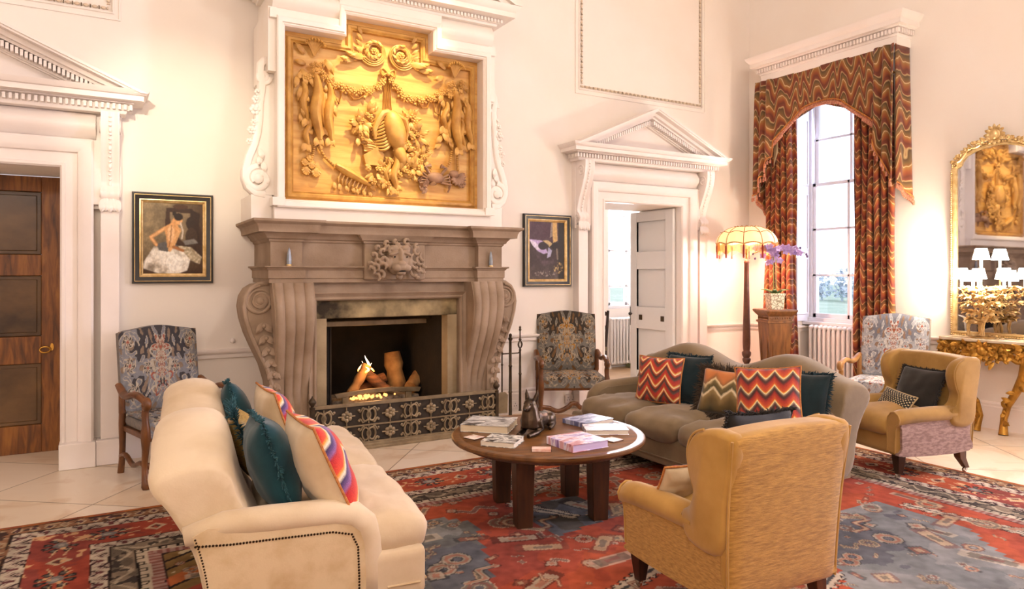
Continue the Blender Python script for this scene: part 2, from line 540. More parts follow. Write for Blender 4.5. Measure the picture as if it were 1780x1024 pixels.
    for i in range(n):
        x = -1.03 + 2.06 * i / (n - 1); box(bm, x - .0095, -.213, 2.687, x + .0095, -.17, 2.727)
    for s in (-1, 1):
        for i in range(4):
            y = -.165 + .037 * i; a, b = sorted((s * 1.0, s * 1.043)); box(bm, a, y - .0095, 2.687, b, y + .0095, 2.727)
    for s in (-1, 1):     # dentils climbing the rake
        for i in range(27):
            t = (i + 1.2) / 28.5; x = s * (.80 * (1 - t)); z = 2.833 + .333 * t
            box(bm, x - .0095, -.20, z - .022, x + .0095, -.1, z + .022)
    ob('dentil_course', bm, m_white, root, smooth=False)
    bm = NB(); apex, base, hw = 3.30, 2.795, 1.155
    sl = (apex - base) / hw; nrm = math.hypot(1, sl)
    def band(o0, o1, y0, y1):
        k0, k1 = o0 * nrm, o1 * nrm
        for s in (-1, 1):
            x0 = (apex - k0 - 2.80) / sl; x1 = (apex - k1 - 2.80) / sl
            prism(bm, [(s * x0, 2.80), (0, apex - k0), (0, apex - k1), (s * x1, 2.80)], y0, y1)
    band(0, .02, -.325, 0); band(.02, .036, -.312, 0); band(.036, .07, -.245, 0); band(.07, .09, -.205, 0); band(.09, .15, -.14, 0); band(.145, .16, -.12, 0)
    prism(bm, [(-.84, 2.80), (0, apex - .14 * nrm), (.84, 2.80)], -.085, 0)
    ob('pediment', bm, m_white, root, smooth=False)

d1 = thing('door_1', 'brown panelled door in a white pedimented surround, left of the ballerina picture', 'door', (-.85, YW, 0), kind='structure')
doorcase(d1)
gd = G('brown_door_wood', .42)
gd.col(gd.ramp(gd.noise(gd.co(scale=(9, 9, 1.2)), 3, 6, .6), [(.3, '#4a280f'), (.5, '#7d4a1c'), (.7, '#9c6428')]))
m_door = gd.m
m_doorp = mat('brown_door_panel', '#38220f', '#7d5c36', rough=.3, scale=1.7, stretch=(1, 1, 1.5), lo=.35, hi=.75)
bm = NB()
for xa, xb in ((-.57, -.465), (-.055, .055), (.415, .57)): box(bm, xa, .57, 0, xb, .62, 2.232)
for za, zb in ((0, .225), (.72, .94), (1.43, 1.60), (2.11, 2.232)):
    for xa, xb in ((-.465, -.055), (.055, .415)): box(bm, xa, .572, za, xb, .618, zb)
leafd = ob('door_leaf', bm, m_door, d1, bev=.004)
for xa, xb in ((-.465, -.055), (.055, .415)):
    for za, zb in ((.225, .72), (.94, 1.43), (1.60, 2.11)):
        bm = NB(); box(bm, xa, .595, za, xb, .612, zb); box(bm, xa + .03, .588, za + .03, xb - .03, .6, zb - .03)
        ob('door_panel', bm, m_doorp, leafd, bev=.006)
bm = NB(); tube(bm, [V((.44 + .036 * math.cos(a), .555 - .006 * abs(math.sin(a)), .83 + .024 * math.sin(a))) for a in [2 * PI * i / 24 for i in range(24)]], .007, 8, closed=True)
blob(bm, (.475, .562, .832), (.01, .012, .01))
ob('ring_handle', bm, m_brass, leafd)
bm = NB(); prism(bm, [(.487 + .012 * math.cos(a), .85 + .03 * math.sin(a)) for a in [2 * PI * i / 16 for i in range(16)]], .562, .571); ob('keyhole_plate', bm, m_brass, leafd)

d2 = thing('door_2', 'white doorway with dentilled pediment and an open white panelled door', 'door', (5.37, YW, 0), kind='structure')
doorcase(d2)
# open leaf standing back along the right side of the opening
bm = NB(); X0, X1 = .515, .56
ys = (.06, .15, .68, .80)
for ya, yb in ((.02, .15), (.68, .80)): box(bm, X0, ya, .01, X1, yb, 2.225)
for za, zb in ((.01, .22), (.75, 1.03), (1.5, 1.72), (2.1, 2.225)): box(bm, X0 + .002, .15, za, X1 - .002, .68, zb)
lf = ob('door_leaf', bm, m_whitecool, d2, bev=.004)
for za, zb in ((.22, .75), (1.03, 1.5), (1.72, 2.1)):
    bm = NB(); box(bm, X0 + .032, .15, za, X1 - .004, .68, zb)
    ob('door_panel', bm, m_whitecool, lf)
    bm = NB(); sweep(bm, [(0, 0), (0, -.028), (-.008, -.028), (-.02, -.01), (-.026, 0)], [(X0 + .032, .15, za), (X0 + .032, .68, za), (X0 + .032, .68, zb), (X0 + .032, .15, zb)], (1, 0, 0), closed=True, side=1)
    ob('panel_moulding', bm, m_whitecool, lf)
for y in (.20, .60):
    bm = NB(); box(bm, X0 - .006, y - .028, .86, X0 + .004, y + .028, .925); ob('finger_plate', bm, mat('bronze_plate', '#3a2c1c', '#57452c', rough=.5, metal=.5), lf, bev=.002)
bm = NB(); box(bm, X0 - .004, .795, .78, X0 + .04, .806, 1.02); blob(bm, (X0 - .03, .77, .93), .022); tube(bm, [(X0, .77, .93), (X0 - .03, .77, .93)], .008)
ob('door_lock', bm, m_black, lf)

# ---- room beyond the white doorway
bm = NB(); box(bm, 4.0, 6.95, -.1, 9.2, 8.6, -.001)
struct('floor_beyond', bm, mat('oak_boards', '#c9a982', '#a98560', rough=.35, scale=3, stretch=(1, 9, 1)), 'wooden floor of the room beyond the doorway', smooth=False)
bm = NB(); wallbox(bm, 4.0, 9.2, 8.6, 8.9, 3.4, [(6.72, 7.92, .90, 2.95)], 'x'); struct('wall_beyond', bm, m_white, 'wall of the room beyond the doorway', smooth=False)
bm = NB(); box(bm, 3.9, 6.95, 0, 4.0, 8.9, 3.4); struct('wall_beyond_left', bm, m_white, smooth=False)
bm = NB(); box(bm, 9.2, 6.95, 0, 9.3, 8.9, 3.4); struct('wall_beyond_right', bm, m_white, smooth=False)
bm = NB(); box(bm, 7.62, 6.85, 0, 9.2, 6.95, 3.4); struct('wall_beyond_front', bm, m_white, smooth=False)
bm = NB(); box(bm, 3.9, 6.95, 3.4, 9.3, 8.9, 3.5); struct('ceiling_beyond', bm, m_white, smooth=False)

m_winpaint = mat('window_paint', '#e9e6ea', rough=.4)
gg = G('window_glass', .02); gl = gg.n('ShaderNodeBsdfTransparent'); gs = gg.n('ShaderNodeBsdfGlossy'); gs.inputs['Roughness'].default_value = .02
mx = gg.n('ShaderNodeMixShader'); mx.inputs[0].default_value = .05
gg.t.links.new(gl.outputs[0], mx.inputs[1]); gg.t.links.new(gs.outputs[0], mx.inputs[2])
gg.t.links.new(mx.outputs[0], gg.t.nodes['Material Output'].inputs[0])
m_glass = gg.m
def sash_window(root, W, z0, z1, cols, zs, meet, dep=.05):
    """local: x across, y depth (0 = room face); parts frame, sashes with bars, panes"""
    bm = NB()
    for s in (-1, 1): a, b = sorted((s * W / 2, s * (W / 2 - .055))); box(bm, a, 0, z0, b, .14, z1)
    box(bm, -W / 2, 0, z1 - .05, W / 2, .14, z1); box(bm, -W / 2, -.04, z0, W / 2, .14, z0 + .045)
    ob('window_frame', bm, m_winpaint, root, bev=.004)
    for (za, zb, y) in ((z0 + .045, meet + .02, .02), (meet - .02, z1 - .05, .07)):
        bm = NB(); xl = W / 2 - .055
        for s in (-1, 1): a, b = sorted((s * xl, s * (xl - .045))); box(bm, a, y, za, b, y + .04, zb)
        box(bm, -xl, y, za, xl, y + .04, za + .05); box(bm, -xl, y, zb - .04, xl, y + .04, zb)
        for i in range(1, cols): x = -xl + 2 * xl * i / cols; box(bm, x - .016, y, za, x + .016, y + .04, zb)
        for z in zs:
            if za + .1 < z < zb - .1: box(bm, -xl, y, z - .014, xl, y + .04, z + .014)
        s_ = ob('sash', bm, m_winpaint, root, bev=.004)
        bm = NB(); box(bm, -xl + .01, y + .018, za + .01, xl - .01, y + .022, zb - .01); ob('glass_pane', bm, m_glass, s_, smooth=False)
w1 = thing('window_1', 'tall white sash window between the red patterned curtains', 'window', (7.46, 5.08, 0), R(-90), kind='structure')
sash_window(w1, 1.06, .87, 3.72, 2, [1.425, 1.98, 3.07], 2.52)
bm = NB(); box(bm, -.54, -.10, .83, .54, .02, .87); ob('window_sill', bm, m_winpaint, w1, bev=.008)
# panelled shutter folded into each reveal
for s in (-1, 1):
    bm = NB(); a, b = sorted((s * .54, s * .505)); box(bm, a, -.27, .87, b, -.005, 3.72)
    sh = ob('shutter', bm, m_winpaint, w1, bev=.004)
    for za, zb in ((.97, 1.62), (1.75, 2.4), (2.53, 3.3)):
        bm = NB(); x = s * .505
        sweep(bm, [(0, 0), (0, -.012 * s), (-.012, -.014 * s), (-.02, 0)], [(x, -.235, za), (x, -.045, za), (x, -.045, zb), (x, -.235, zb)], (1, 0, 0), closed=True, side=1)
        ob('shutter_panel', bm, m_winpaint, sh)
w3 = thing('window_3', 'second tall sash window further along the window wall', 'window', (7.46, .64, 0), R(-90), kind='structure')
sash_window(w3, 1.06, .87, 3.72, 2, [1.425, 1.98, 3.07], 2.52)
w2 = thing('window_2', 'bright white sash window of the room beyond the doorway', 'window', (7.32, 8.66, 0), 0, kind='structure')
sash_window(w2, 1.2, .90, 2.95, 3, [1.25, 2.35], 1.8)

def radiator(name, n, pitch, H, label, loc, rz):
    r = thing(name, label, 'radiator', loc, rz)
    for i in range(n):
        bm = NB(); x = (i - (n - 1) / 2) * pitch
        for y in (-.035, .035):
            pts = [(x, y, .09 + (H - .13) * k / 6) for k in range(7)]
            tube(bm, pts, pitch * .30, 8)
        blob(bm, (x, 0, H - .035), (pitch * .46, .062, .032)); blob(bm, (x, 0, .085), (pitch * .46, .062, .03))
        ob('section', bm, m_rad, r)
    for h in (.085, H - .04):
        bm = NB(); tube(bm, [(-n * pitch / 2, 0, h), (n * pitch / 2, 0, h)], .018); ob('connecting_pipe', bm, m_rad, r)
    for s in (-1, 1):
        bm = NB(); x = s * (n - 1) / 2 * pitch; tube(bm, [(x, 0, .08), (x, 0, 0)], .02); ob('foot', bm, m_rad, r)
    bm = NB(); lathe(bm, [(0, 0), (.02, 0), (.022, .03), (.0, .034)], 12, c=(n * pitch / 2 + .03, 0, .085)); ob('valve', bm, m_rad, r)
    return r
m_rad = mat('radiator_enamel', '#efe8e4', rough=.35)
radiator('column_radiator', 14, .062, .84, 'white column radiator under the tall window', (7.36, 5.07, 0), R(-90))
radiator('column_radiator', 18, .06, .78, 'white column radiator seen through the doorway', (7.15, 8.45, 0), 0)

# socket plates on the skirting
def socket(x, w, label):
    t = thing('wall_socket', label, 'socket', (x, YW - .03, .055))
    bm = NB(); box(bm, -w / 2, -.012, 0, w / 2, 0, .085); ob('face_plate', bm, m_white, t, bev=.004)
    for k in ((-1, 1) if w > .1 else (0,)):
        bm = NB()
        for dx, dz in ((0, .055), (-.012, .03), (.012, .03)): box(bm, k * .035 + dx - .003, -.0135, dz - .005, k * .035 + dx + .003, -.011, dz + .005)
        ob('pin_holes', bm, m_dark, t)
socket(3.665, .085, 'single white wall socket behind the fire tools')
socket(4.36, .146, 'double white wall socket under the tapestry chair beside the doorway')
bm = NB(); lathe(bm, [(0, 0), (.022, 0), (.02, .012), (.008, .018), (.008, .03), (.014, .036), (0, .04)], 14, mtx=M.Translation(V((.935, YW, .885))) @ M.Rotation(R(90), 4, 'X'))
tagit(ob('round_wall_ornament', bm, m_white), 'small white round knob on the wall above the dado rail, left of the fireplace', 'ornament')
# ================================================================= FIREPLACE
fx = 2.13
fp = thing('stone_fireplace', 'massive carved stone fireplace with a lion mask and reeded scroll jambs', 'fireplace', (fx, YW, 0))
PLAN = [(-1.02, 0, 0), (-1.02, -.67, 0), (-.78, -.67, 0), (-.78, -.60, 0), (.78, -.60, 0), (.78, -.67, 0), (1.02, -.67, 0), (1.02, 0, 0)]
PLAN2 = [(-1.02, 0, 0), (-1.02, -.67, 0), (-.78, -.67, 0), (-.78, -.60, 0), (-.27, -.60, 0), (-.27, -.66, 0), (.27, -.66, 0), (.27, -.60, 0), (.78, -.60, 0), (.78, -.67, 0), (1.02, -.67, 0), (1.02, 0, 0)]
def planprism(bm, plan, z0, z1):
    prism(bm, [(p[0], p[1]) for p in plan], z0, z1, 'z')
bm = NB()
sweep(bm, [(-.02, 1.765), (.105, 1.765), (.105, 1.775), (.108, 1.80), (.12, 1.825), (.145, 1.84), (.15, 1.845), (.15, 1.862), (-.02, 1.862)], PLAN, (0, 0, 1), side=-1)
planprism(bm, [(-1.0, -.03, 0), (-1.0, -.65, 0), (-.8, -.65, 0), (-.8, -.58, 0), (.8, -.58, 0), (.8, -.65, 0), (1.0, -.65, 0), (1.0, -.03, 0)], 1.765, 1.858)
ob('mantel_shelf', bm, m_stone, fp, ang=30)
bm = NB()
sweep(bm, [(-.02, 1.69), (.0, 1.69), (.012, 1.70), (.014, 1.712), (.03, 1.72), (.036, 1.735), (.05, 1.75), (.06, 1.765), (-.02, 1.765)], PLAN2, (0, 0, 1), side=-1)
planprism(bm, PLAN, 1.50, 1.765)
ob('frieze', bm, m_stone, fp, ang=30)
bm = NB()
sweep(bm, [(-.02, 1.375), (.012, 1.375), (.012, 1.405), (.02, 1.41), (.02, 1.472), (.028, 1.478), (.034, 1.49), (.05, 1.496), (.05, 1.507), (-.02, 1.507)], PLAN, (0, 0, 1), side=-1)
planprism(bm, PLAN, 1.375, 1.503)
ob('architrave_ledge', bm, m_stone, fp, ang=30)
# plain upper wall of the surround, with opening frame
bm = NB()
for s in (-1, 1): a, b = sorted((s * .64, s * .95)); box(bm, a, -.55, 0, b, 0, 1.375)
box(bm, -.64, -.55, 1.225, .64, 0, 1.375)
ob('surround', bm, m_stone, fp)
bm = NB(); sweep(bm, [(0, 0), (0, .02), (.012, .035), (.02, .035), (.03, .022), (.045, .03), (.06, .045), (.066, .045), (.066, 0)], [(-.64, -.55, 0), (-.64, -.55, 1.225), (.64, -.55, 1.225), (.64, -.55, 0)], (0, -1, 0))
ob('opening_moulding', bm, m_stone, fp, ang=30)
bm = NB(); box(bm, -.64, -.52, 1.075, .64, .1, 1.225); ob('lintel_slab', bm, m_stone_dark, fp, bev=.008)
m_jamb = mat('smoked_jamb_stone', '#b5a07e', '#7a6648', rough=.85, scale=2.2, bump=.15)
for s in (-1, 1):
    bm = NB(); prism(bm, [(s * .64, -.52), (s * .545, -.52), (s * .53, -.42), (s * .64, -.42)], 0, 1.08, 'z'); ob('hearth_jamb', bm, m_jamb, fp, smooth=False, bev=.006)
    bm = NB(); prism(bm, [(s * .64, -.42), (s * .53, -.42), (s * .50, .15), (s * .64, .15)], 0, 1.08, 'z'); ob('sooted_jamb', bm, m_soot, fp, smooth=False)
# firebox
bm = NB(); box(bm, -.60, .52, .0, .56, .56, 1.3); box(bm, -.60, .12, 0, -.56, .54, 1.3); box(bm, .52, .12, 0, .56, .54, 1.3); box(bm, -.6, .0, 1.12, .56, .56, 1.3)
ob('firebox', bm, m_soot, fp, smooth=False)
bm = NB(); box(bm, -.56, -.3, 0, .54, .53, .24)
ob('raised_hearth', bm, mat('ashy_hearth', '#6d5a44', '#2a2018', rough=.95, scale=9), fp, bev=.01)
bm = NB(); box(bm, -.50, -.22, .985, .47, -.18, 1.03); ob('canopy_bar', bm, m_iron2, fp, bev=.004)
bm = NB()
for s, y in ((-1, -.16),):
    a, b = sorted((s * .56, s * .42))
    for k in range(7): x = a + (b - a) * k / 6; tube(bm, [(x, y, .24), (x, y, 1.04)], .017, 6)
ob('chain_curtain', bm, m_soot, fp)
# reeded scroll jambs in front
for s in (-1, 1):
    bm = NB(); rings = []
    for i in range(31):
        t = i / 30; z = 1.375 * (1 - t) + .0
        if t < .16: dep = .70 + .055 * math.sin(PI * .5 * t / .16)
        elif t < .72: q = (t - .16) / .56; dep = .755 - .215 * (q * q * (3 - 2 * q))
        else: q = (t - .72) / .28; dep = .54 + .035 * q * q
        xo = 1.015 - .10 * (t ** 1.2); xi = .695
        r = []
        for j in range(41):
            u = j / 40
            reed = .016 * abs(math.sin(PI * u * 4)) ** .6 if .04 < u < .96 else -.006
            x = xi + (xo - xi) * u
            r.append(V((s * x, -dep - reed, z)))
        r += [V((s * xo, -.50, z)), V((s * xi, -.50, z))]
        rings.append(r)
    loft(bm, rings); ob('reeded_console', bm, m_stone, fp, ang=50)
    # outer scroll wing
    out = [(.93, .0), (.965, .08), (.972, .2), (.985, .4), (1.01, .58), (1.05, .72), (1.115, .86), (1.165, .98), (1.20, 1.10), (1.212, 1.19), (1.20, 1.27), (1.165, 1.33), (1.11, 1.365), (1.02, 1.374)]
    bm = NB(); prism(bm, [(s * x, z) for x, z in out] + [(s * .92, 1.374), (s * .90, 0)], -.60, -.30)
    wing = ob('scroll_wing', bm, m_stone, fp, ang=35)
    bm = NB(); tube(bm, [(s * (x - .012), -.60, z) for x, z in out], .018, 8)
    tube(bm, spiral((s * 1.085, -.605, 1.235), .118, .03, 1.5, a0=PI / 2, sgn=-s, n=44), .014, 8)
    tube(bm, spiral((s * 1.085, -.605, 1.235), .085, .085, 1, n=30), .010, 6)
    lathe(bm, [(0, 0), (.062, 0), (.06, .012), (.045, .016), (.03, .014), (.02, .024), (0, .026)], 18, mtx=M.Translation(V((s * 1.085, -.60, 1.235))) @ M.Rotation(R(90), 4, 'X'))
    ob('volute', bm, m_stone, wing)
    for k in range(9):
        bm = NB(); z = 1.06 - .095 * k; x = s * (1.06 - .006 * k - .05 * min(1, k / 4))
        for d in (-1, 1): leaf(bm, (x, -.60, z), (d * .7, -.2, -.8), (0, -1, 0), .095 - .005 * k, .05, lift=.35, curl=.2)
        blob(bm, (x, -.615, z - .02), .02 - .001 * k); ob('carved_husk', bm, m_stone, wing)
    bm = NB(); a, b = sorted((s * .90, s * 1.0)); box(bm, a - .02, -.62, 0, b, -.3, .05); ob('foot_block', bm, m_stone, wing, bev=.006)
# lion tablet and mask
bm = NB(); box(bm, -.27, -.66, 1.395, .27, -.58, 1.70)
tablet = ob('lion_tablet', bm, m_stone, fp, bev=.012)
bm = NB(); L0 = V((.0, -.68, 1.555))
def B(dx, dy, dz, r, rot=None, u=14, v=9): blob(bm, (L0.x + dx, L0.y + dy, L0.z + dz), r, rot, u, v)
B(0, -.03, .0, (.105, .085, .12)); B(0, -.085, -.052, (.066, .075, .046)); B(0, -.13, -.028, (.040, .032, .024)); B(0, -.09, .03, (.026, .055, .075))
for s in (-1, 1):
    B(s * .055, -.088, .058, (.046, .034, .017), rotm(y=s * 20)); B(s * .054, -.092, .030, (.018, .014, .012)); B(s * .040, -.122, -.062, (.042, .038, .032)); B(s * .085, -.055, -.02, (.034, .045, .055)); B(s * .05, -.07, .10, (.04, .03, .03))
B(0, -.105, -.104, (.040, .034, .018)); B(0, -.06, -.13, (.03, .03, .03))
lr = random.Random(12)
for k in range(3):
    m_ = 9 + 2 * k
    for i in range(m_):
        a = -2.35 + 4.7 * i / (m_ - 1) + lr.uniform(-.12, .12); rr = .125 + .040 * k + lr.uniform(-.008, .008)
        if abs(a) > 2.0 and k < 1: continue
        cx, cz = rr * math.sin(a) * 1.12, rr * math.cos(a) * .82 - .005
        sg = 1 if a > 0 else -1; R0 = lr.uniform(.024, .034)
        tube(bm, [L0 + V((cx + R0 * (1 - t / 11) * math.cos(a * 1.2 + sg * t * .75), -.055 + .020 * k - .03 * math.sin(t * .28), cz + R0 * (1 - t / 11) * math.sin(a * 1.2 + sg * t * .75) - .006 * t * (abs(a) > 1))) for t in range(9)], [.012, .015, .016, .016, .015, .014, .012, .010, .006], 6)
mask = ob('lion_mask', bm, m_stone, tablet, remesh=.0045)
bm = NB()
for s in (-1, 1): blob(bm, (L0.x + s * .054, L0.y - .103, L0.z + .030), (.009, .006, .007))
blob(bm, (L0.x, L0.y - .142, L0.z - .088), (.034, .008, .005))
ob('eyes_and_mouth', bm, m_soot, mask)
# small grey shards standing on the ledge
m_grey = mat('grey_slate', '#8d9296', '#5f676e', rough=.3, scale=14)
for x, lab in ((1.245, 'pointed grey crystal shard on the left end block of the stone mantel'), (3.025, 'pointed grey crystal shard on the right end block of the stone mantel')):
    t = thing('crystal_shard', lab, 'ornament', (x, YW - .693, 1.507), R(20))
    bm = NB(); lathe(bm, [(.018, 0), (.020, .04), (.016, .085), (.009, .125), (.0, .145)], 6, sx=1.1, sy=.8); ob('shard', bm, m_grey, t, smooth=False)
    bm = NB(); lathe(bm, [(.021, 0), (.022, .008), (.018, .014), (0, .014)], 12); ob('collar', bm, m_gilt2, t)

# ---- fire: grate, logs, ash, flames
t = thing('fire_grate', 'low iron fire bar with ash bed inside the fireplace', 'grate', (2.16, YW - .12, .24))
bm = NB(); prism(bm, [(-.38, .10), (-.10, .125), (.12, .125), (.40, .10), (.42, .14), (.12, .165), (-.10, .165), (-.40, .14)], -.02, .01); ob('fire_bar', bm, m_iron2, t, bev=.004)
for x in (-.3, -.02, .3):
    bm = NB(); box(bm, x - .03, -.015, 0, x + .03, .01, .11); ob('support', bm, m_iron2, t, bev=.004)
bm = NB(); softbox(bm, -.42, .02, 0, .42, .42, .07, .03, 12, puff=.03, wr=.02, seed=4)
tagit(ob('ash_bed', bm, mat('ash', '#9b8a76', '#41362c', rough=1, scale=22), loc=(2.16, YW - .14, .24)), 'pale bed of ash under the burning logs', 'ash', kind='stuff')
m_log = mat('charred_log', '#7a4a25', '#1c110a', rough=.9, scale=7, stretch=(1, 1, 4), bump=.5, bscale=30)
m_log2 = mat('split_log', '#b98a50', '#6b4320', rough=.9, scale=6, bump=.5, bscale=25)
def log(p, q, r, label, m):
    p, q = V(p), V(q); d = q - p
    root = thing('firewood_log', label, 'log', p, group='logs on the fire')
    bm = NB(); pts = [d * (i / 6) for i in range(7)]
    tube(bm, pts, [r * (1 + .12 * math.sin(i * 2.1 + p.x * 20)) for i in range(7)], 9); ob('bark', bm, m, root)
    bm = NB(); tube(bm, [d * 1.0, d * 1.01], r * .8, 9); ob('cut_end', bm, m_log2, root)
log((1.94, 6.22, .36), (2.10, 6.27, .60), .045, 'glowing split log leaning upright under the flame', m_log2)
log((2.27, 6.20, .36), (2.06, 6.30, .56), .05, 'charred log leaning across the burning one', m_log)
log((2.05, 6.36, .36), (2.30, 6.33, .47), .05, 'blackened log lying behind the flame', m_log)
log((2.46, 6.44, .33), (2.43, 6.50, .68), .085, 'large upright chunk of wood right of the flame', m_log2)
log((2.53, 6.27, .36), (2.66, 6.40, .45), .06, 'short pale log end at the right of the ash', m_log2)
gf = G('flame', 1); em = gf.n('ShaderNodeEmission')
_, _, zz = gf.xyz(gf.co())
gf.put(em.inputs[0], gf.ramp(gf.ma('MULTIPLY', zz, 4.0), [(0, '#ff9a30'), (.5, '#ffe9c0'), (1, '#c9a0ff')])); em.inputs[1].default_value = 6
gf.t.links.new(em.outputs[0], gf.t.nodes['Material Output'].inputs[0])
bm = NB()
for dx, dy, h, w in ((0, 0, .17, .02), (-.05, .03, .11, .016), (.045, -.01, .09, .014), (-.02, -.05, .06, .02)):
    n = 9
    tube(bm, [(dx + .02 * math.sin(5 * i / n + dx * 40), dy, h * i / n) for i in range(n)], [w * math.sin(PI * (.25 + .74 * i / (n - 1))) + .001 for i in range(n)], 8, flat=(1, .5))
tagit(ob('flame', bm, gf.m, loc=(2.10, 6.27, .54)), 'small pale flame rising from the logs', 'flame')
ge = G('ember', 1); ee = ge.n('ShaderNodeEmission'); ee.inputs[0].default_value = C4('#ffb060'); ee.inputs[1].default_value = 2.5
ge.t.links.new(ee.outputs[0], ge.t.nodes['Material Output'].inputs[0])
bm = NB()
for i in range(40): blob(bm, (random.gauss(0, .1), random.gauss(0, .035), random.uniform(0, .02)), random.uniform(.008, .018), u=6, v=4)
tagit(ob('embers', bm, ge.m, loc=(2.08, 6.13, .325)), 'glowing embers in front of the logs', 'embers', kind='stuff')

# ---- pierced steel fender
fe = thing('fireplace_fender', 'low pierced metal fender with scrolling quatrefoils before the hearth', 'fender', (2.27, 5.62, 0))
FW, FH = .835, .40
bm = NB(); prism(bm, [(-FW - .02, -.02), (FW + .02, -.02), (FW + .02, .28), (FW - .01, .28), (FW - .01, .015), (-FW + .01, .015), (-FW + .01, .28), (-FW - .02, .28)], 0, .045, 'z')
box(bm, -FW - .03, -.03, 0, FW + .03, .0, .022)
ob('plinth', bm, m_iron2, fe, bev=.004)
bm = NB(); box(bm, -FW, -.008, .36, FW, .008, .375); box(bm, -FW, -.012, .375, FW, .012, .388); box(bm, -FW, -.006, .19, FW, .006, .202); box(bm, -FW, -.008, .045, FW, .008, .062)
ob('rail', bm, m_iron2, fe)
bm = NB(); box(bm, -FW, .006, .05, FW, .010, .375); ob('shade_sheet', bm, mat('fender_shade', '#3b2f23', '#241c14', rough=.8, scale=10), fe)  # added dark sheet; shade behind the see-through piercings put in as colour
for col_ in range(9):
    x = -FW + .09 + col_ * (2 * FW - .18) / 8
    for zc in (.125, .28):
        bm = NB()
        if col_ % 2 == 0:
            for sx in (-1, 1):
                tube(bm, [(x + sx * (.028 + .03 * math.cos(a)), -.004, zc + .05 * math.sin(a)) for a in [R(-150 + 300 * i / 14) for i in range(15)]] if sx > 0 else
                     [(x - (.028 + .03 * math.cos(a)), -.004, zc + .05 * math.sin(a)) for a in [R(-150 + 300 * i / 14) for i in range(15)]], .0085, 5)
                for sz in (-1, 1):
                    tube(bm, [(x + sx * (.035 + .045 * q / 6), -.004, zc + sz * (.045 + .016 * math.sin(q * .9))) for q in range(7)], .0078, 5)
                    blob(bm, (x + sx * .083, -.004, zc + sz * .042), (.012, .006, .012), u=8, v=5)
            tube(bm, [(x + .016 * math.cos(a), -.004, zc + .03 * math.sin(a)) for a in [2 * PI * i / 14 for i in range(14)]], .006, 5, closed=True)
            tube(bm, [(x, -.004, zc - .07), (x, -.004, zc + .07)], .006, 5)
            ob('quatrefoil', bm, m_iron2, fe)
        else:
            for k in range(6):
                a = 2 * PI * k / 6 + .5; blob(bm, (x + .03 * math.cos(a), -.006, zc + .03 * math.sin(a)), (.019, .009, .019), u=8, v=5)
            blob(bm, (x, -.014, zc), (.013, .01, .013), u=8, v=5)
            tube(bm, [(x, -.002, zc - .075), (x, -.002, zc + .075)], .006, 5); tube(bm, [(x - .07, -.002, zc), (x + .07, -.002, zc)], .006, 5)
            ob('rosette', bm, m_iron2, fe)
for s in (-1, 1):
    bm = NB(); prism(bm, [(0, .045), (.27, .045), (.27, .36), (.2, .345), (.0, .36)], s * FW - .006, s * FW + .006, 'x'); ob('side_panel', bm, m_iron, fe)
    for y in (.0, .26):
        bm = NB(); box(bm, s * FW - .016, y - .016, .0, s * FW + .016, y + .016, .37)
        lathe(bm, [(.022, .37), (.024, .378), (.012, .385), (.016, .395), (.030, .415), (.031, .428), (.02, .445), (.007, .458), (.004, .47), (0, .472)], 14, c=(s * FW, y, 0))
        ob('ball_finial', bm, m_iron, fe)

# ---- fire tools
ft = thing('fire_tool_stand', 'slender bronze fire tool stand right of the fireplace', 'fire tool stand', (3.375, 5.83, 0))
bm = NB(); lathe(bm, [(.0, 0), (.11, 0), (.11, .015), (.06, .03), (.03, .05), (.016, .07), (.015, .3), (.02, .31), (.015, .32), (.014, .55), (.02, .56), (.014, .57), (.013, .80), (.02, .81), (.022, .825), (.012, .835), (.016, .85), (.014, .865), (0, .875)], 12)
ob('pole', bm, m_iron, ft)
bm = NB(); tube(bm, [(-.095, 0, .68), (.095, 0, .68)], .006)
for s in (-1, 1): tube(bm, [(s * .095, -.012 + .012 * math.cos(a), .68 + .012 * math.sin(a)) for a in [R(200 * i / 6) for i in range(7)]], .005)
ob('hook_bar', bm, m_iron, ft)
def tool(name, label, dx, build):
    q = thing(name, label, 'fire tool', (3.375 + dx, 5.815, .12)); build(q); return q
def shovel(q):
    bm = NB(); lathe(bm, [(.007, .12), (.007, .45), (.012, .46), (.007, .47), (.007, .70), (.012, .72), (.008, .74), (.014, .755), (.006, .775), (0, .79)], 10); ob('handle', bm, m_iron, q)
    bm = NB(); prism(bm, [(-.055, .0), (.055, .0), (.06, .17), (.03, .2), (-.03, .2), (-.06, .17)], -.012, -.004); ob('blade', bm, m_iron2, q, bev=.003)
def poker(q):
    bm = NB(); lathe(bm, [(.0, 0), (.016, .004), (.012, .02), (.012, .03), (.012, .35), (.017, .36), (.012, .37), (.009, .58), (.014, .59), (.008, .6), (.0, .6)], 10); ob('shaft', bm, m_iron, q)
    bm = NB()
    for a in (0, PI / 2, PI, 1.5 * PI):
        tube(bm, [(.024 * math.sin(PI * t / 6) * math.cos(a), .024 * math.sin(PI * t / 6) * math.sin(a), .60 + .085 * t / 6) for t in range(7)], .005, 6)
    lathe(bm, [(.008, .68), (.016, .69), (.007, .705), (.006, .77), (.014, .785), (.008, .8), (.012, .81), (0, .825)], 10); ob('cage_handle', bm, m_iron, q)
tool('fire_shovel', 'bronze fire shovel with flat grey blade hanging left of the stand', -.10, shovel)
tool('fire_poker', 'bronze poker with open cage handle hanging right of the stand', .10, poker)

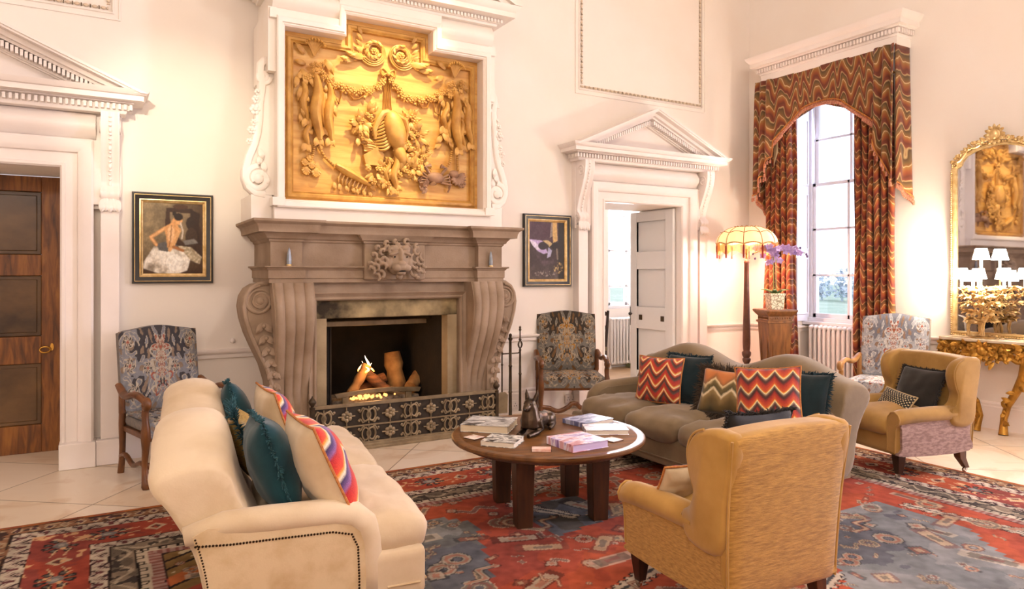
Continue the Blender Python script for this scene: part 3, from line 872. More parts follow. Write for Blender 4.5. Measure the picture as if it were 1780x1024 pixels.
# ================================================================= OVERMANTEL
om = thing('overmantel', 'white overmantel with eared frame, side scrolls and golden carved wood panel', 'overmantel', (2.10, YW, 1.862), )
Z0 = 1.862
def Q(x, z): return (x, z - Z0)
m_omw = mat('overmantel_white', '#f4ebe0', '#f1e5d6', rough=.45, scale=3)
OPEN = [(-.875, 2.03), (.875, 2.03), (.875, 3.385), (.385, 3.385), (.385, 3.565), (-.385, 3.565), (-.385, 3.385), (-.875, 3.385)]
bm = NB(); box(bm, -.96, -.50, 0, .96, 0, 2.6); ob('breast', bm, m_omw, om, smooth=False)
bm = NB(); box(bm, -.955, -.63, 0, .955, -.1, .125)
for s in (-1, 1): a, b = sorted((s * .955, s * 1.115)); box(bm, a, -.56, 0, b, -.1, .20)
ob('base_block', bm, m_omw, om, bev=.004)
bm = NB(); path = [(x, -.50, z - Z0) for x, z in OPEN]
sweep(bm, [(0, .0), (0, .135), (.012, .15), (.02, .15), (.024, .165), (.055, .175), (.065, .17), (.066, .0)], path, (0, -1, 0), closed=True, side=-1)
for s in (-1, 1):
    a, b = sorted((s * .937, s * 1.0)); box(bm, a, -.63, 3.02 - Z0, b, -.02, 3.52 - Z0)   # ears
    a, b = sorted((s * .43, s * .992)); box(bm, a, -.66, 3.43 - Z0, b, -.3, 3.505 - Z0); a, b = sorted((s * .40, s * .452)); box(bm, a, -.655, 3.435 - Z0, b, -.31, 3.605 - Z0)
    a, b = sorted((s * .88, s * .975)); box(bm, a, -.68, 1.975 - Z0, b, -.5, 2.04 - Z0)
ob('eared_frame', bm, m_omw, om, ang=30)
bm = NB()
for s in (-1, 1):
    a, b = sorted((s * .45, s * .97)); pr = [(-.4, 3.50 - Z0), (-.60, 3.50 - Z0)] + [(-.62 - .055 * math.sin(PI * i / 10), 3.51 - Z0 + .19 * i / 10) for i in range(11)] + [(-.4, 3.70 - Z0)]
    prism(bm, pr, a, b, 'x')
box(bm, -.45, -.67, 3.60 - Z0, .45, -.4, 3.70 - Z0)
ob('pulvinated_frieze', bm, m_omw, om)
bm = NB(); pth = [(-.98, -.1, 0), (-.98, -.66, 0), (.98, -.66, 0), (.98, -.1, 0)]
zz_ = lambda l: [(a, b - Z0) for a, b in l]
sweep(bm, zz_([(-.05, 3.695), (.015, 3.695), (.02, 3.715), (.045, 3.715), (.045, 3.745), (.06, 3.75), (.14, 3.757), (.14, 3.80), (.17, 3.83), (.18, 3.855), (-.05, 3.86)]), pth, (0, 0, 1), side=-1)
box(bm, -.98, -.66, 3.70 - Z0, .98, -.1, 3.85 - Z0)
ob('cornice', bm, m_omw, om, ang=30)
bm = NB()
for i in range(62): x = -1.02 + 2.04 * i / 61; box(bm, x - .010, -.725, 3.718 - Z0, x + .010, -.70, 3.745 - Z0)
ob('dentil_course', bm, m_omw, om, smooth=False)
bm = NB()
for s in (-1, 1):
    for o0, o1, y0 in ((0, .03, -.84), (.03, .075, -.80), (.075, .12, -.72), (.12, .16, -.70)):
        prism(bm, [(s * (1.17 - o0 * 2.3), 3.86 - Z0), (s * .30, 4.27 - o0 * 1.1 - Z0), (s * .30, 4.27 - o1 * 1.1 - Z0), (s * (1.17 - o1 * 2.3), 3.86 - Z0)], y0, -.3)
prism(bm, [(-.9, 3.86 - Z0), (0, 4.28 - Z0), (.9, 3.86 - Z0)], -.66, -.3)
ob('broken_pediment', bm, m_omw, om, smooth=False)
# side scrolls
for s in (-1, 1):
    out = [(1.02, 2.065), (1.09, 2.075), (1.14, 2.12), (1.165, 2.19), (1.163, 2.26), (1.14, 2.35), (1.10, 2.45), (1.075, 2.55), (1.065, 2.66), (1.06, 2.78), (1.045, 2.88), (1.04, 2.95), (1.055, 3.02), (1.05, 3.08), (1.02, 3.115), (.98, 3.12)]
    bm = NB(); prism(bm, [(s * x, z - Z0) for x, z in out] + [(s * .93, 3.12 - Z0), (s * .93, 2.065 - Z0)], -.545, -.38)
    sc = ob('side_scroll', bm, m_omw, om, ang=35)
    bm = NB(); tube(bm, [(s * (x - .012), -.55, z - Z0) for x, z in out], .02, 8, flat=(1, 1.6))
    tube(bm, spiral((s * 1.06, -.555, 2.185 - Z0), .10, .03, 1.35, a0=PI / 2, sgn=-s, n=40), .017, 8, flat=(1, 1.6))
    tube(bm, spiral((s * 1.02, -.555, 2.985 - Z0), .055, .02, 1.2, a0=0, sgn=s, n=30), .012, 8, flat=(1, 1.5))
    lathe(bm, [(0, 0), (.04, 0), (.036, .02), (.015, .03), (0, .032)], 16, mtx=M.Translation(V((s * 1.06, -.55, 2.185 - Z0))) @ M.Rotation(R(90), 4, 'X'))
    ob('volute', bm, m_omw, sc)
    for k, (x, z, r) in enumerate([(1.085, 2.72, .038), (1.075, 2.80, .03), (1.062, 2.86, .024), (1.11, 2.56, .03), (1.09, 2.62, .026), (1.125, 2.47, .022)]):
        bm = NB()
        for j in range(6):
            a = 2 * PI * j / 6 + k; blob(bm, (s * (x + r * .7 * math.cos(a)), -.56, z - Z0 + r * .7 * math.sin(a)), (r * .5, r * .45, r * .5), u=8, v=5)
        blob(bm, (s * x, -.575, z - Z0), r * .4, u=8, v=5); ob('carved_flower', bm, m_omw, sc)
    bm = NB()
    for k in range(5): leaf(bm, (s * (1.05 - .01 * k), -.55, 2.42 - .05 * k - Z0), (s * .3 * (1 if k % 2 else -1), -.2, -1), (0, -1, 0), .09, .045)
    ob('leaf_trail', bm, m_omw, sc)
# carved wood panel
gw = G('golden_limewood', .45)
gw.col(gw.ramp(gw.noise(gw.co(scale=(.8, 1, 7)), 2.6, 6, .5), [(.3, '#b9803a'), (.5, '#d09a4c'), (.7, '#dcae62')]))
m_lime = gw.m
m_lime2 = mat('carved_limewood', '#d2a050', '#a87430', rough=.5, scale=9)
m_lime3 = mat('dark_carved_limewood', '#a98060', '#7d5a44', rough=.55, scale=9)
bm = NB(); prism(bm, [(x, z - Z0) for x, z in OPEN], -.52, -.505)
pan = ob('carved_panel', bm, m_lime, om, smooth=False)
INN = [(-.82, 2.075), (.82, 2.075), (.82, 3.325), (.335, 3.325), (.335, 3.505), (-.335, 3.505), (-.335, 3.325), (-.82, 3.325)]
bm = NB(); sweep(bm, [(-.022, 0), (-.022, .012), (-.01, .03), (.008, .034), (.02, .022), (.03, .028), (.034, 0)], [(x, -.52, z - Z0) for x, z in INN], (0, -1, 0), closed=True, side=1)
ob('panel_moulding', bm, m_lime2, pan, ang=30)
PY = -.525
def P3(x, z, d=.0): return V((x, PY - d, z - Z0))
def fish(bm, a, b, w, d):
    a = P3(*a, d); b = P3(*b, d); n = 8
    pts = [a.lerp(b, i / n) + V((.015 * math.sin(i), 0, 0)) for i in range(n + 1)]
    tube(bm, pts, [w * max(.12, math.sin(PI * (.1 + .8 * i / n)) ** .8) for i in range(n + 1)], 10, flat=(1, .75))
    dr = (b - a).normalized()
    for s in (-1, 1): leaf(bm, b - dr * .02, dr + V((s * .45, -.1, 0)), (0, -1, 0), .085, .05, lift=.1, curl=0)
    leaf(bm, a.lerp(b, .35), dr + V((.5, -.5, 0)), (0, -1, 0), .07, .04)
def flower(bm, x, z, r, d=.03, n=6):
    for j in range(n):
        a = 2 * PI * j / n + x * 9; blob(bm, P3(x + r * .62 * math.cos(a), z + r * .62 * math.sin(a), d), (r * .45, r * .4, r * .45), u=8, v=5)
    blob(bm, P3(x, z, d + r * .3), r * .36, u=8, v=5)
def swag(name, fs, knot, leaves, rope):
    bm = NB()
    for a, b, w, d in fs: fish(bm, a, b, w, d)
    for k in range(9):
        a = R(-80 + 160 * k / 8); kx, kz = knot
        tube(bm, [P3(kx + .075 * t / 5 * math.sin(a) * (1.4 - .3 * t / 5), kz - .05 + .13 * math.sin(t / 5 * 2.2) * math.cos(a * .6), .03 + .012 * t) for t in range(6)], .010, 6)
    for x, z, dx, dz, L in leaves: leaf(bm, P3(x, z, .015), (dx, -.15, dz), (0, -1, 0), L, L * .42, lift=.25, curl=.3)
    for i in range(16):
        fx_ = knot[0] + random.uniform(-.13, .13); leaf(bm, P3(fx_, knot[1] - random.uniform(.10, .55), .02), (random.uniform(-.6, .6), -.25, -1), (0, -1, 0), random.uniform(.08, .13), .045)
    for i in range(14):
        x = knot[0] + random.uniform(-.06, .10); z = knot[1] - .09 - random.uniform(0, .15); flower(bm, x, z, random.uniform(.018, .03), .05, 5)
    for pts in rope:
        tube(bm, [P3(x, z, .02) for x, z in pts], .011, 6)
        for (xa, za), (xb, zb) in zip(pts, pts[1:]):
            for q in range(5): t = q / 5; blob(bm, P3(xa + (xb - xa) * t, za + (zb - za) * t, .028), (.014, .012, .009), u=8, v=5)
    ob(name, bm, m_lime2, pan)
swag('fish_swag', [((-.62, 3.05), (-.60, 2.53), .062, .055), ((-.715, 2.99), (-.69, 2.68), .042, .03), ((-.51, 3.0), (-.50, 2.54), .055, .035), ((-.665, 2.70), (-.69, 2.48), .035, .03), ((-.57, 2.95), (-.54, 2.62), .04, .02)], (-.63, 3.26),
     [(-.70, 3.22, -.7, .7, .11), (-.69, 3.14, -.8, .1, .10), (-.70, 3.08, -.6, -.7, .11), (-.72, 2.95, -.3, -1, .13), (-.53, 3.2, .5, -1, .14), (-.48, 2.85, .3, -1, .12), (-.72, 2.75, -.2, -1, .1)],
     [[(-.62, 2.52), (-.63, 2.44), (-.65, 2.36)], [(-.60, 2.50), (-.54, 2.40), (-.46, 2.33)]])
swag('fish_swag', [((.622, 3.08), (.655, 2.56), .06, .055), ((.735, 3.02), (.785, 2.62), .05, .035), ((.55, 2.98), (.52, 2.74), .04, .03), ((.69, 2.85), (.71, 2.6), .04, .03), ((.60, 2.9), (.57, 2.66), .035, .02)], (.625, 3.26),
     [(.55, 3.28, -.8, .4, .12), (.53, 3.2, -.8, -.3, .12), (.70, 3.2, .5, -1, .13), (.52, 2.68, -.7, -.7, .12), (.58, 2.66, .3, -1, .11), (.50, 2.6, -.8, -.5, .1), (.76, 2.75, .2, -1, .1)],
     [[(.60, 2.54), (.585, 2.45), (.53, 2.36)], [(.655, 2.55), (.66, 2.45), (.665, 2.37)]])
bm = NB()
for pts in ([(-.562, 3.09), (-.458, 3.00), (-.333, 2.975), (-.187, 2.96), (-.066, 3.04), (-.02, 3.10)], [(.02, 3.12), (.048, 3.10), (.135, 2.99), (.254, 2.955), (.415, 3.0), (.58, 3.087)]):
    for (xa, za), (xb, zb) in zip(pts, pts[1:]):
        L = math.hypot(xb - xa, zb - za); n = max(2, int(L / .030))
        for q in range(n):
            t = (q + .5) / n; flower(bm, xa + (xb - xa) * t + random.gauss(0, .008), za + (zb - za) * t + random.gauss(0, .012), random.uniform(.02, .034), .03, 5)
            if q % 2: leaf(bm, P3(xa + (xb - xa) * t, za + (zb - za) * t, .01), (random.uniform(-1, 1), -.3, random.choice((-1, 1))), (0, -1, 0), .055, .028)
ob('flower_garland', bm, m_lime2, pan)
bm = NB()   # ribbons and bow
def ribbon(pts, w=.014): tube(bm, [P3(x, z, .014) for x, z in pts], w, 6, flat=(1, .35))
ribbon([(-.47, 3.0), (-.45, 2.9), (-.42, 2.85), (-.40, 2.92), (-.40, 2.97)]); ribbon([(-.36, 2.97), (-.30, 2.90), (-.25, 2.91), (-.19, 2.96)])
ribbon([(.27, 2.96), (.32, 2.90), (.37, 2.91), (.39, 2.97)]); ribbon([(.43, 2.97), (.44, 2.88), (.48, 2.86), (.50, 2.97)])
for s in (-1, 1):
    tube(bm, [P3(s * (.01 + .055 * math.sin(PI * t / 8)), 3.15 + .03 * math.sin(2 * PI * t / 8) + .008, .03) for t in range(9)], .016, 6, flat=(1, .6))
    ribbon([(s * .01, 3.14), (s * .025, 3.02), (s * .03, 2.9), (s * .045, 2.78)], .012); ribbon([(s * .005, 3.14), (s * .01, 2.95), (s * .012, 2.76)], .010)
blob(bm, P3(0, 3.15, .035), .02)
ob('ribbon_bow', bm, m_lime2, pan)
bm = NB()   # acanthus scrolls at the head
for s in (-1, 1):
    c = (s * .125, PY - .02, 3.325 - Z0)
    for k in range(3):
        tube(bm, spiral((c[0], c[1] - .004 * k, c[2]), .132 - .018 * k, .018, 1.9 - .12 * k, a0=(PI * 1.05 if s < 0 else -.05 * PI) + .12 * k, sgn=-s, n=52), [.004 + .006 * math.sin(PI * (i + 1) / 54) for i in range(53)], 7)
    for k in range(9):
        a = .62 * k + 1.2; rr_ = .098 - .004 * k; leaf(bm, (c[0] + rr_ * math.cos(a), c[1] - .012, c[2] + rr_ * math.sin(a)), (-math.sin(a) * s * .9 - .7 * math.cos(a), -.25, math.cos(a) * s * .9 - .7 * math.sin(a)), (0, -1, 0), .07, .022)
    for k in range(4): leaf(bm, (c[0] + s * .10, c[1], c[2] - .02 + .05 * k), (s, -.2, .5 + .3 * k), (0, -1, 0), .08, .03)
    flower(bm, s * .125, 3.325, .03, .03, 6)
    for k in range(5):
        leaf(bm, P3(s * (.20 + .03 * k), 3.27 - .012 * k, .012), (s * 1, -.2, -.15 + .22 * (k % 3)), (0, -1, 0), .15 - .012 * k, .055, lift=.25, curl=.15)
    tube(bm, [P3(s * (.13 + .28 * t / 9), 3.225 + .03 * math.sin(t / 9 * 5) - .02 * t / 9 + .02, .02) for t in range(10)], [.016 - .0014 * t for t in range(10)], 7)
ob('acanthus_scroll', bm, m_lime2, pan)
bm = NB()   # central trophy: creel, fish and shells
blob(bm, P3(.05, 2.67, .06), (.095, .075, .17), rotm(y=-14), 18, 12); blob(bm, P3(.10, 2.47, .05), (.055, .055, .10), rotm(y=-20)); blob(bm, P3(.02, 2.79, .05), (.075, .05, .05))
tube(bm, [P3(.0, 2.82, .05), P3(-.06, 2.80, .06), P3(-.10, 2.74, .07), P3(-.13, 2.66, .06), P3(-.12, 2.58, .05)], [.03, .035, .03, .022, .012], 8)
tube(bm, [P3(.06, 2.80, .05), P3(.14, 2.76, .07), P3(.17, 2.68, .06), P3(.16, 2.60, .05)], [.03, .03, .022, .01], 8)
trophy = ob('trophy', bm, m_lime2, pan)
bm = NB()
for k in range(11):
    t = k / 10; tube(bm, [P3(-.16 + .02 * t + .16 * q / 8 + .03 * t, 2.72 - .022 * k + .10 * (q / 8) - .05 * math.sin(PI * q / 8) * t, .02 + .05 * math.sin(PI * q / 8)) for q in range(9)], .0105, 6)
for k in range(5): tube(bm, [P3(-.21 + .15 * q / 5, 2.56 - .021 * k + .008 * math.sin(q), .03) for q in range(6)], .011, 6)
prism(bm, [(-.22, 2.44 - Z0), (-.20, 2.36 - Z0), (-.06, 2.36 - Z0), (-.04, 2.46 - Z0), (-.10, 2.52 - Z0)], PY - .05, PY); 
ob('wicker_creel', bm, m_lime2, trophy)
bm = NB()
for cx, cz, n, sp in ((-.235, 2.70, 14, .08), (-.26, 2.60, 10, .06), (.25, 2.66, 20, .11), (.31, 2.46, 18, .11), (.22, 2.36, 14, .10), (.08, 2.33, 14, .11), (-.10, 2.31, 14, .10), (.02, 2.22, 10, .07), (.17, 2.5, 10, .07), (.20, 2.78, 6, .05), (-.17, 2.80, 6, .05)):
    for k in range(n):
        a = random.uniform(0, 2 * PI); rr = random.uniform(.1, 1) * sp
        leaf(bm, P3(cx + rr * math.cos(a) * .6, cz + rr * math.sin(a) * .6, random.uniform(.01, .05)), (math.cos(a), -.3, math.sin(a)), (0, -1, 0), random.uniform(.06, .11), random.uniform(.03, .05))
    for k in range(n // 3): flower(bm, cx + random.gauss(0, sp * .5), cz + random.gauss(0, sp * .5), random.uniform(.02, .035), .05, 5)
for x0, x1 in ((.17, .24), (.19, .26), (.15, .21)): tube(bm, [P3(x0, 2.72, .03), P3(x1, 2.88, .02)], .006, 5)
blob(bm, P3(.235, 2.80, .03), (.03, .02, .018), rotm(y=20)); fish(bm, (.06, 2.45), (.05, 2.17), .045, .05); fish(bm, (.0, 2.42), (-.02, 2.22), .03, .04)
ob('leafwork', bm, m_lime2, trophy)
bm = NB()   # shells lower left
for x, z, r in ((-.70, 2.345, .032), (-.66, 2.38, .03), (-.69, 2.28, .04), (-.61, 2.27, .042), (-.645, 2.33, .036)):
    for k in range(7):
        a = R(-150 + 120 * k / 6); tube(bm, [P3(x, z + r * .6, .02), P3(x + r * math.cos(a), z + r * .6 + r * 1.6 * math.sin(a), .03)], [r * .1, r * .26], 6)
    blob(bm, P3(x, z, .015), (r, .022, r))
ob('shell_cluster', bm, m_lime2, pan)
bm = NB()   # lobster
tube(bm, [P3(-.45 + .30 * t / 8, 2.34 - .15 * t / 8, .03) for t in range(9)], [.022, .035, .042, .043, .04, .036, .03, .024, .018], 10, flat=(1, .8))
for k in range(5): leaf(bm, P3(-.17, 2.20, .02), (1, -.1, -.9 + .35 * k), (0, -1, 0), .08, .03)
for k in range(8): tube(bm, [P3(-.40 + .03 * k, 2.29 - .015 * k, .02), P3(-.43 + .03 * k, 2.235 - .015 * k, .03), P3(-.42 + .03 * k, 2.20 - .012 * k, .01)], .008, 5)
for k in range(7): leaf(bm, P3(-.46 + .05 * k, 2.20 - .008 * k, .01), (random.uniform(-.5, .5), -.2, -1), (0, -1, 0), .07, .035)
ob('lobster', bm, m_lime2, pan)
bm = NB()   # crab and leaves
blob(bm, P3(.44, 2.295, .03), (.085, .035, .05), None, 14, 9)
for s in (-1, 1):
    for k in range(4): tube(bm, [P3(.44 + s * .06, 2.29 - .012 * k, .03), P3(.44 + s * (.12 + .01 * k), 2.33 - .03 * k, .04), P3(.44 + s * (.16 - .01 * k), 2.28 - .035 * k, .015)], .010, 6)
    tube(bm, [P3(.44 + s * .05, 2.32, .03), P3(.44 + s * .10, 2.385, .04), P3(.44 + s * .05, 2.40, .04)], [.013, .016, .022], 7)
for k in range(9): leaf(bm, P3(.28 + random.uniform(0, .14), 2.22 + random.uniform(-.05, .06), .015), (random.uniform(-1, .3), -.2, random.uniform(-1, .4)), (0, -1, 0), .085, .042)
for k in range(9): leaf(bm, P3(.66, 2.31, .02), (math.cos(R(200 + 24 * k)), -.3, math.sin(R(200 + 24 * k))), (0, -1, 0), .085, .05)
blob(bm, P3(.62, 2.34, .03), (.05, .035, .035)); flower(bm, .70, 2.26, .04)
ob('crab', bm, m_lime3, pan)
# ================================================================= RUG
def rug_fn(u, v):
    W_, H_ = 6.0, 4.45
    x = u * W_; y = v * H_                     # metres from the near left corner
    n1 = fbm(x * 2.2, y * 2.2, 3); n2 = fbm(x * 26, y * 26, 5, 2); n3 = fbm(x * 9, y * 9, 8, 3)
    c = np.zeros((len(x), 3)); c[:] = hexl('#aa4a30')
    wob = (n3 - .5) * .02
    e = np.minimum(np.minimum(x, W_ - x), np.minimum(y, H_ - y)) + wob
    horiz = np.minimum(y, H_ - y) < np.minimum(x, W_ - x)
    s = np.where(horiz, x, y)
    # ---- field
    setc(c, n1 > .56, '#b4512f'); setc(c, n1 < .40, '#984434')
    bx = np.floor(x / .045) * .045; by = np.floor(y / .03) * .03
    blues = [[(3.55, .0), (3.55, 1.6), (3.9, 2.0), (4.25, 2.22), (4.78, 2.24), (4.80, 1.7), (4.62, 1.5), (4.45, 1.25), (4.2, 1.1), (4.1, .7), (4.4, .4), (4.4, 0)],
             [(1.1, 2.35), (1.15, 3.1), (1.35, 3.35), (2.3, 3.36), (2.42, 3.15), (2.28, 2.75), (2.15, 2.45), (1.9, 2.2), (1.5, 2.1)],
             [(2.7, 2.75), (2.75, 3.25), (3.2, 3.3), (3.25, 2.85)]]
    for p, q in zip(blues, ('#7c7d7c', '#70706e', '#58524c')):
        m = inpoly(bx, by, p)
        setc(c, m, q); setc(c, m & (n1 > .55), '#8c8b88'); setc(c, m & (n1 < .42), '#64656a')
    # spandrels at the corners of the field
    ex = np.minimum(x - .86, W_ - .86 - x); ey = np.minimum(y - .86, H_ - .86 - y)
    sp = (ex > 0) & (ey > 0) & (ex * .62 + ey < .55)
    setc(c, sp, '#8a6a3c'); k = (ex * .62 + ey) / .11
    setc(c, sp & (k % 1 < .22), '#2c2420'); setc(c, sp & (k % 1 > .62) & (n3 > .5), '#c9b48c'); setc(c, sp & (np.abs(k - 3.5) < .5), '#b9652f')
    # cream hooked outlines of the medallion
    for pts, w in (([(2.55, 2.05), (2.95, 2.2), (3.1, 2.45), (3.3, 2.2), (3.2, 1.9)], .03), ([(2.2, 1.7), (2.7, 1.8), (3.2, 1.55), (3.6, 1.7)], .028), ([(1.7, 1.5), (2.3, 1.35), (2.9, 1.2)], .026),
                   ([(4.0, 1.2), (4.5, 1.0), (4.9, 1.3)], .02), ([(3.0, 3.0), (2.8, 3.35), (3.15, 3.55)], .022), ([(1.0, 2.0), (1.3, 1.7), (1.8, 1.9)], .024), ([(4.9, 2.1), (5.0, 1.6), (4.95, .8)], .022)):
        d = dseg(x, y, pts) + (n2 - .5) * .01
        t = np.abs(((x + y) / .07) % 1 - .5)
        setc(c, d < w + .014 + .018 * (t > .25), '#3a2a28'); setc(c, d < w + .004 + .018 * (t > .27), '#c4b29a'); setc(c, d < w * .35, '#4a4a4c')
    # scattered motifs
    rs = np.random.RandomState(5)
    for i in range(620):
        cx, cy = rs.uniform(.9, 5.1), rs.uniform(.2, 3.6); a = rs.uniform(0, 3.14); kind = rs.randint(0, 4); sz = rs.choice([.018, .025, .035, .05, .075])
        sel = np.where((np.abs(x - cx) < sz * 2.4) & (np.abs(y - cy) < sz * 2.4))[0]
        X, Y = x[sel] - cx, y[sel] - cy; X = np.floor(X / .009) * .009; Y = np.floor(Y / .009) * .009
        p, q = X * np.cos(a) + Y * np.sin(a), -X * np.sin(a) + Y * np.cos(a)
        cols = [['#2d2522', '#c9b79c', '#a9502f'], ['#c9b79c', '#39302c', '#8a4a44'], ['#7d4a3c', '#d0b68c', '#33404a'], ['#31302f', '#a4624a', '#c8b08c']][rs.randint(0, 4)]
        if kind == 0: d = (np.abs(p) + np.abs(q)) / sz
        elif kind == 1: d = np.maximum(np.abs(p) / 1.9, np.abs(q) * 1.6) / sz
        elif kind == 2: d = np.abs(q - .4 * sz * np.sin(p / sz * 3)) * 2.6 / sz + (np.abs(p) > sz * 1.7) * 9
        else: d = np.abs(np.hypot(p, q) - sz * .7) * 2.6 / sz
        cc = c[sel]
        for lim, col in ((1.0, cols[0]), (.72, cols[1]), (.36, cols[2])): cc[d < lim] = .42 * cc[d < lim] + .58 * np.array(hexl(col))
        c[sel] = cc
    # ---- borders
    def bandm(a, b): return (e >= a) & (e < b)
    def line(a, b, col): setc(c, bandm(a, b), col)
    line(.80, .86, '#a8867a'); setc(c, bandm(.80, .86) & ((s / .04) % 1 < .5), '#8e5a50'); line(.795, .80, '#2a2020'); line(.855, .862, '#2a2020')
    line(.74, .80, '#c4b299'); kx = (s / .085) % 1; setc(c, bandm(.745, .795) & (((kx < .5) & (e < .785)) | (e < .752)) & ~((kx > .12) & (kx < .38) & (e > .752) & (e < .776)), '#241d1c')
    line(.63, .74, '#6f6355'); setc(c, bandm(.63, .74) & (n3 > .52), '#8d7a66'); setc(c, bandm(.64, .73) & (np.abs(np.sin(s * 26) * .035 - (e - .685)) < .010), '#b7a68c'); setc(c, bandm(.63, .74) & (n2 > .66), '#413a36')
    line(.625, .632, '#261e1c'); line(.74, .746, '#261e1c')
    def guard(a, b, ph):
        line(a, b, '#c9b9a2'); t = ((s + ph) / .155) % 1; w = (e - a) / (b - a)
        zig = .5 + .38 * np.sin(2 * np.pi * t) * np.sign(np.sin(2 * np.pi * (t * 2)))
        setc(c, bandm(a, b) & (np.abs(w - zig) < .12) & (n2 > .3), '#4b3436'); setc(c, bandm(a, b) & (np.abs(w - zig) < .30) & (np.abs(w - zig) > .2), '#94716c')
        setc(c, bandm(a, b) & (t > .42) & (t < .58) & (np.abs(w - .5) < .25), '#6a3a3c')
        line(a - .004, a + .004, '#2c2020'); line(b - .004, b + .004, '#2c2020')
    guard(.54, .625, .0); guard(.17, .27, .06)
    m = bandm(.27, .54); setc(c, m, '#aa4732'); setc(c, m & (n1 > .5), '#b65632'); setc(c, m & (n1 < .38), '#98453a')
    t = (s + .1) % .48 - .24; ee = e - .405; r = np.hypot(t, ee * 1.25); an = np.arctan2(ee, t)
    pet = np.abs((an / (2 * np.pi) * 8 + 40) % 1 - .5)
    setc(c, m & (np.abs(r - .078) < .030) & (pet < .33), '#2f2c2c'); setc(c, m & (np.abs(r - .080) < .012) & (pet < .2), '#6a625c'); setc(c, m & (r < .045), '#7e7a76'); setc(c, m & (r < .02), '#a9a094')
    t2 = (s + .34) % .48 - .24; r2 = np.abs(t2) * 1.1 + np.abs(ee); setc(c, m & (r2 < .06) & (r2 > .035), '#c6ae8a'); setc(c, m & (r2 < .03) & (n2 > .4), '#5a3a34')
    setc(c, m & (np.abs(np.abs(ee - .3 * (np.abs(t2) - .12)) - .03) < .004) & (np.abs(t2) > .08) & (np.abs(t2) < .18), '#cfae80')
    setc(c, m & (n2 > .74), '#d0a070')
    m = bandm(.05, .17); setc(c, m, '#94684a'); q = (s / .075) % 1; w = (e - .05) / .12
    setc(c, m & (np.abs(q - .5) + np.abs(w - .5) < .42), '#c2a884'); setc(c, m & (np.abs(q - .5) + np.abs(w - .5) < .24), '#5e3a40'); setc(c, m & (n2 > .62), '#4a3630'); setc(c, m & (n2 < .30), '#bd9a74')
    line(.045, .055, '#3a2a22'); line(.16, .168, '#3a2a22')
    line(-1, .045, '#b5682e'); setc(c, (e < .045) & (n3 > .55), '#9a5230')
    # yarn wear
    c *= (.60 + .40 * n2 + .45 * (n3 - .5) + .25 * (n1 - .5))[:, None]
    gl = c.mean(1, keepdims=True); c[:] = gl + (c - gl) * .92
    return c
def rug_z(co, u, v):
    e = np.minimum(np.minimum(u, 1 - u), np.minimum(v, 1 - v))
    out = np.zeros_like(co); out[:, 0] = u * 6.0; out[:, 1] = v * 4.45
    out[:, 2] = np.where(e < 1e-6, 0.0, .012)
    return out
rug = paint('persian_rug', 6.0, 4.45, .0085, rug_fn, attr_mat('rug_wool', .95, .5, 260, spec=.1), loc=(-.60, .42, .001), zf=rug_z)
tagit(rug, 'large worn red and blue patterned rug with a bordered edge on the stone floor', 'rug')

# ================================================================= UPHOLSTERY
def velvet(name, c1, c2, scale=4, sheen=.25, st=None, bs=140, bump=.12, lo=.35, hi=.68):
    return mat(name, c1, c2, rough=.85, scale=scale, stretch=st, sheen=sheen, bump=bump, bscale=bs, bdist=.004, spec=.2, lo=lo, hi=hi)
m_cream = velvet('cream_velvet', '#d8c3a4', '#c2a985', 3)
m_creamside = velvet('cream_panel_velvet', '#d3bb95', '#bfa278', 9, lo=.4, hi=.7)
m_taupe = velvet('taupe_velvet', '#877356', '#6d5b42', 3)
m_goldv = velvet('gold_velvet', '#bd914a', '#a27733', 4)
m_goldb = velvet('gold_chenille', '#c99a4c', '#8a602a', 24, st=(1.5, .8, 6), lo=.25, hi=.78, bump=.5, bs=45)
m_tan = velvet('tan_velvet', '#ad8546', '#8e6a30', 4)
m_mauve = velvet('mauve_chenille', '#a88a7e', '#84675e', 18, st=(1.5, 1.5, 4), lo=.38, hi=.62, bump=.4, bs=45)
m_nail = mat('antique_nails', '#3b2a18', rough=.35, metal=.8)
m_feet = m_darkwood

def back_loft(bm, L, prof, hf, ty, seed=0):
    rings = []; N = 44
    for i in range(N + 1):
        u = -1 + 2 * i / N
        u = math.copysign(1 - (1 - abs(u)) ** 1.5, u) if abs(u) > 0 else 0
        y = u * L / 2
        ed = max(0, (abs(y) - (L / 2 - .07)) / .07); sh = 1 - .10 * ed ** 2.2
        b = hf(y)
        ring = []
        for x, z in prof:
            zz = z if z < .40 else .40 + (z - .40) * b
            xx = x
            cx, cz = .03, .5
            if z > .40: xx = cx + (xx - cx) * sh * (.93 + .07 * b) * (1.16 if xx < 0 else 1); zz = .40 + (zz - .40) * (1 - .12 * ed ** 2)
            w = MN.noise(V((y * 5 + seed, xx * 9, zz * 7))) * .014 + MN.noise(V((y * 16 + seed, xx * 3, zz * 5 + 9))) * .006 + .012 * ed * math.sin(math.atan2(zz - .6, xx) * 16)
            ring.append(V((xx + w, y, zz + w * .7)))
        rings.append(ring)
    loft(bm, rings)
BACKP = [(.0, .10), (-.02, .22), (-.04, .34), (-.075, .46), (-.13, .58), (-.175, .66), (-.195, .72), (-.19, .775), (-.155, .82), (-.09, .845), (-.01, .845), (.04, .82), (.075, .765), (.09, .69), (.11, .60), (.145, .50), (.185, .42), (.22, .34), (.22, .10)]
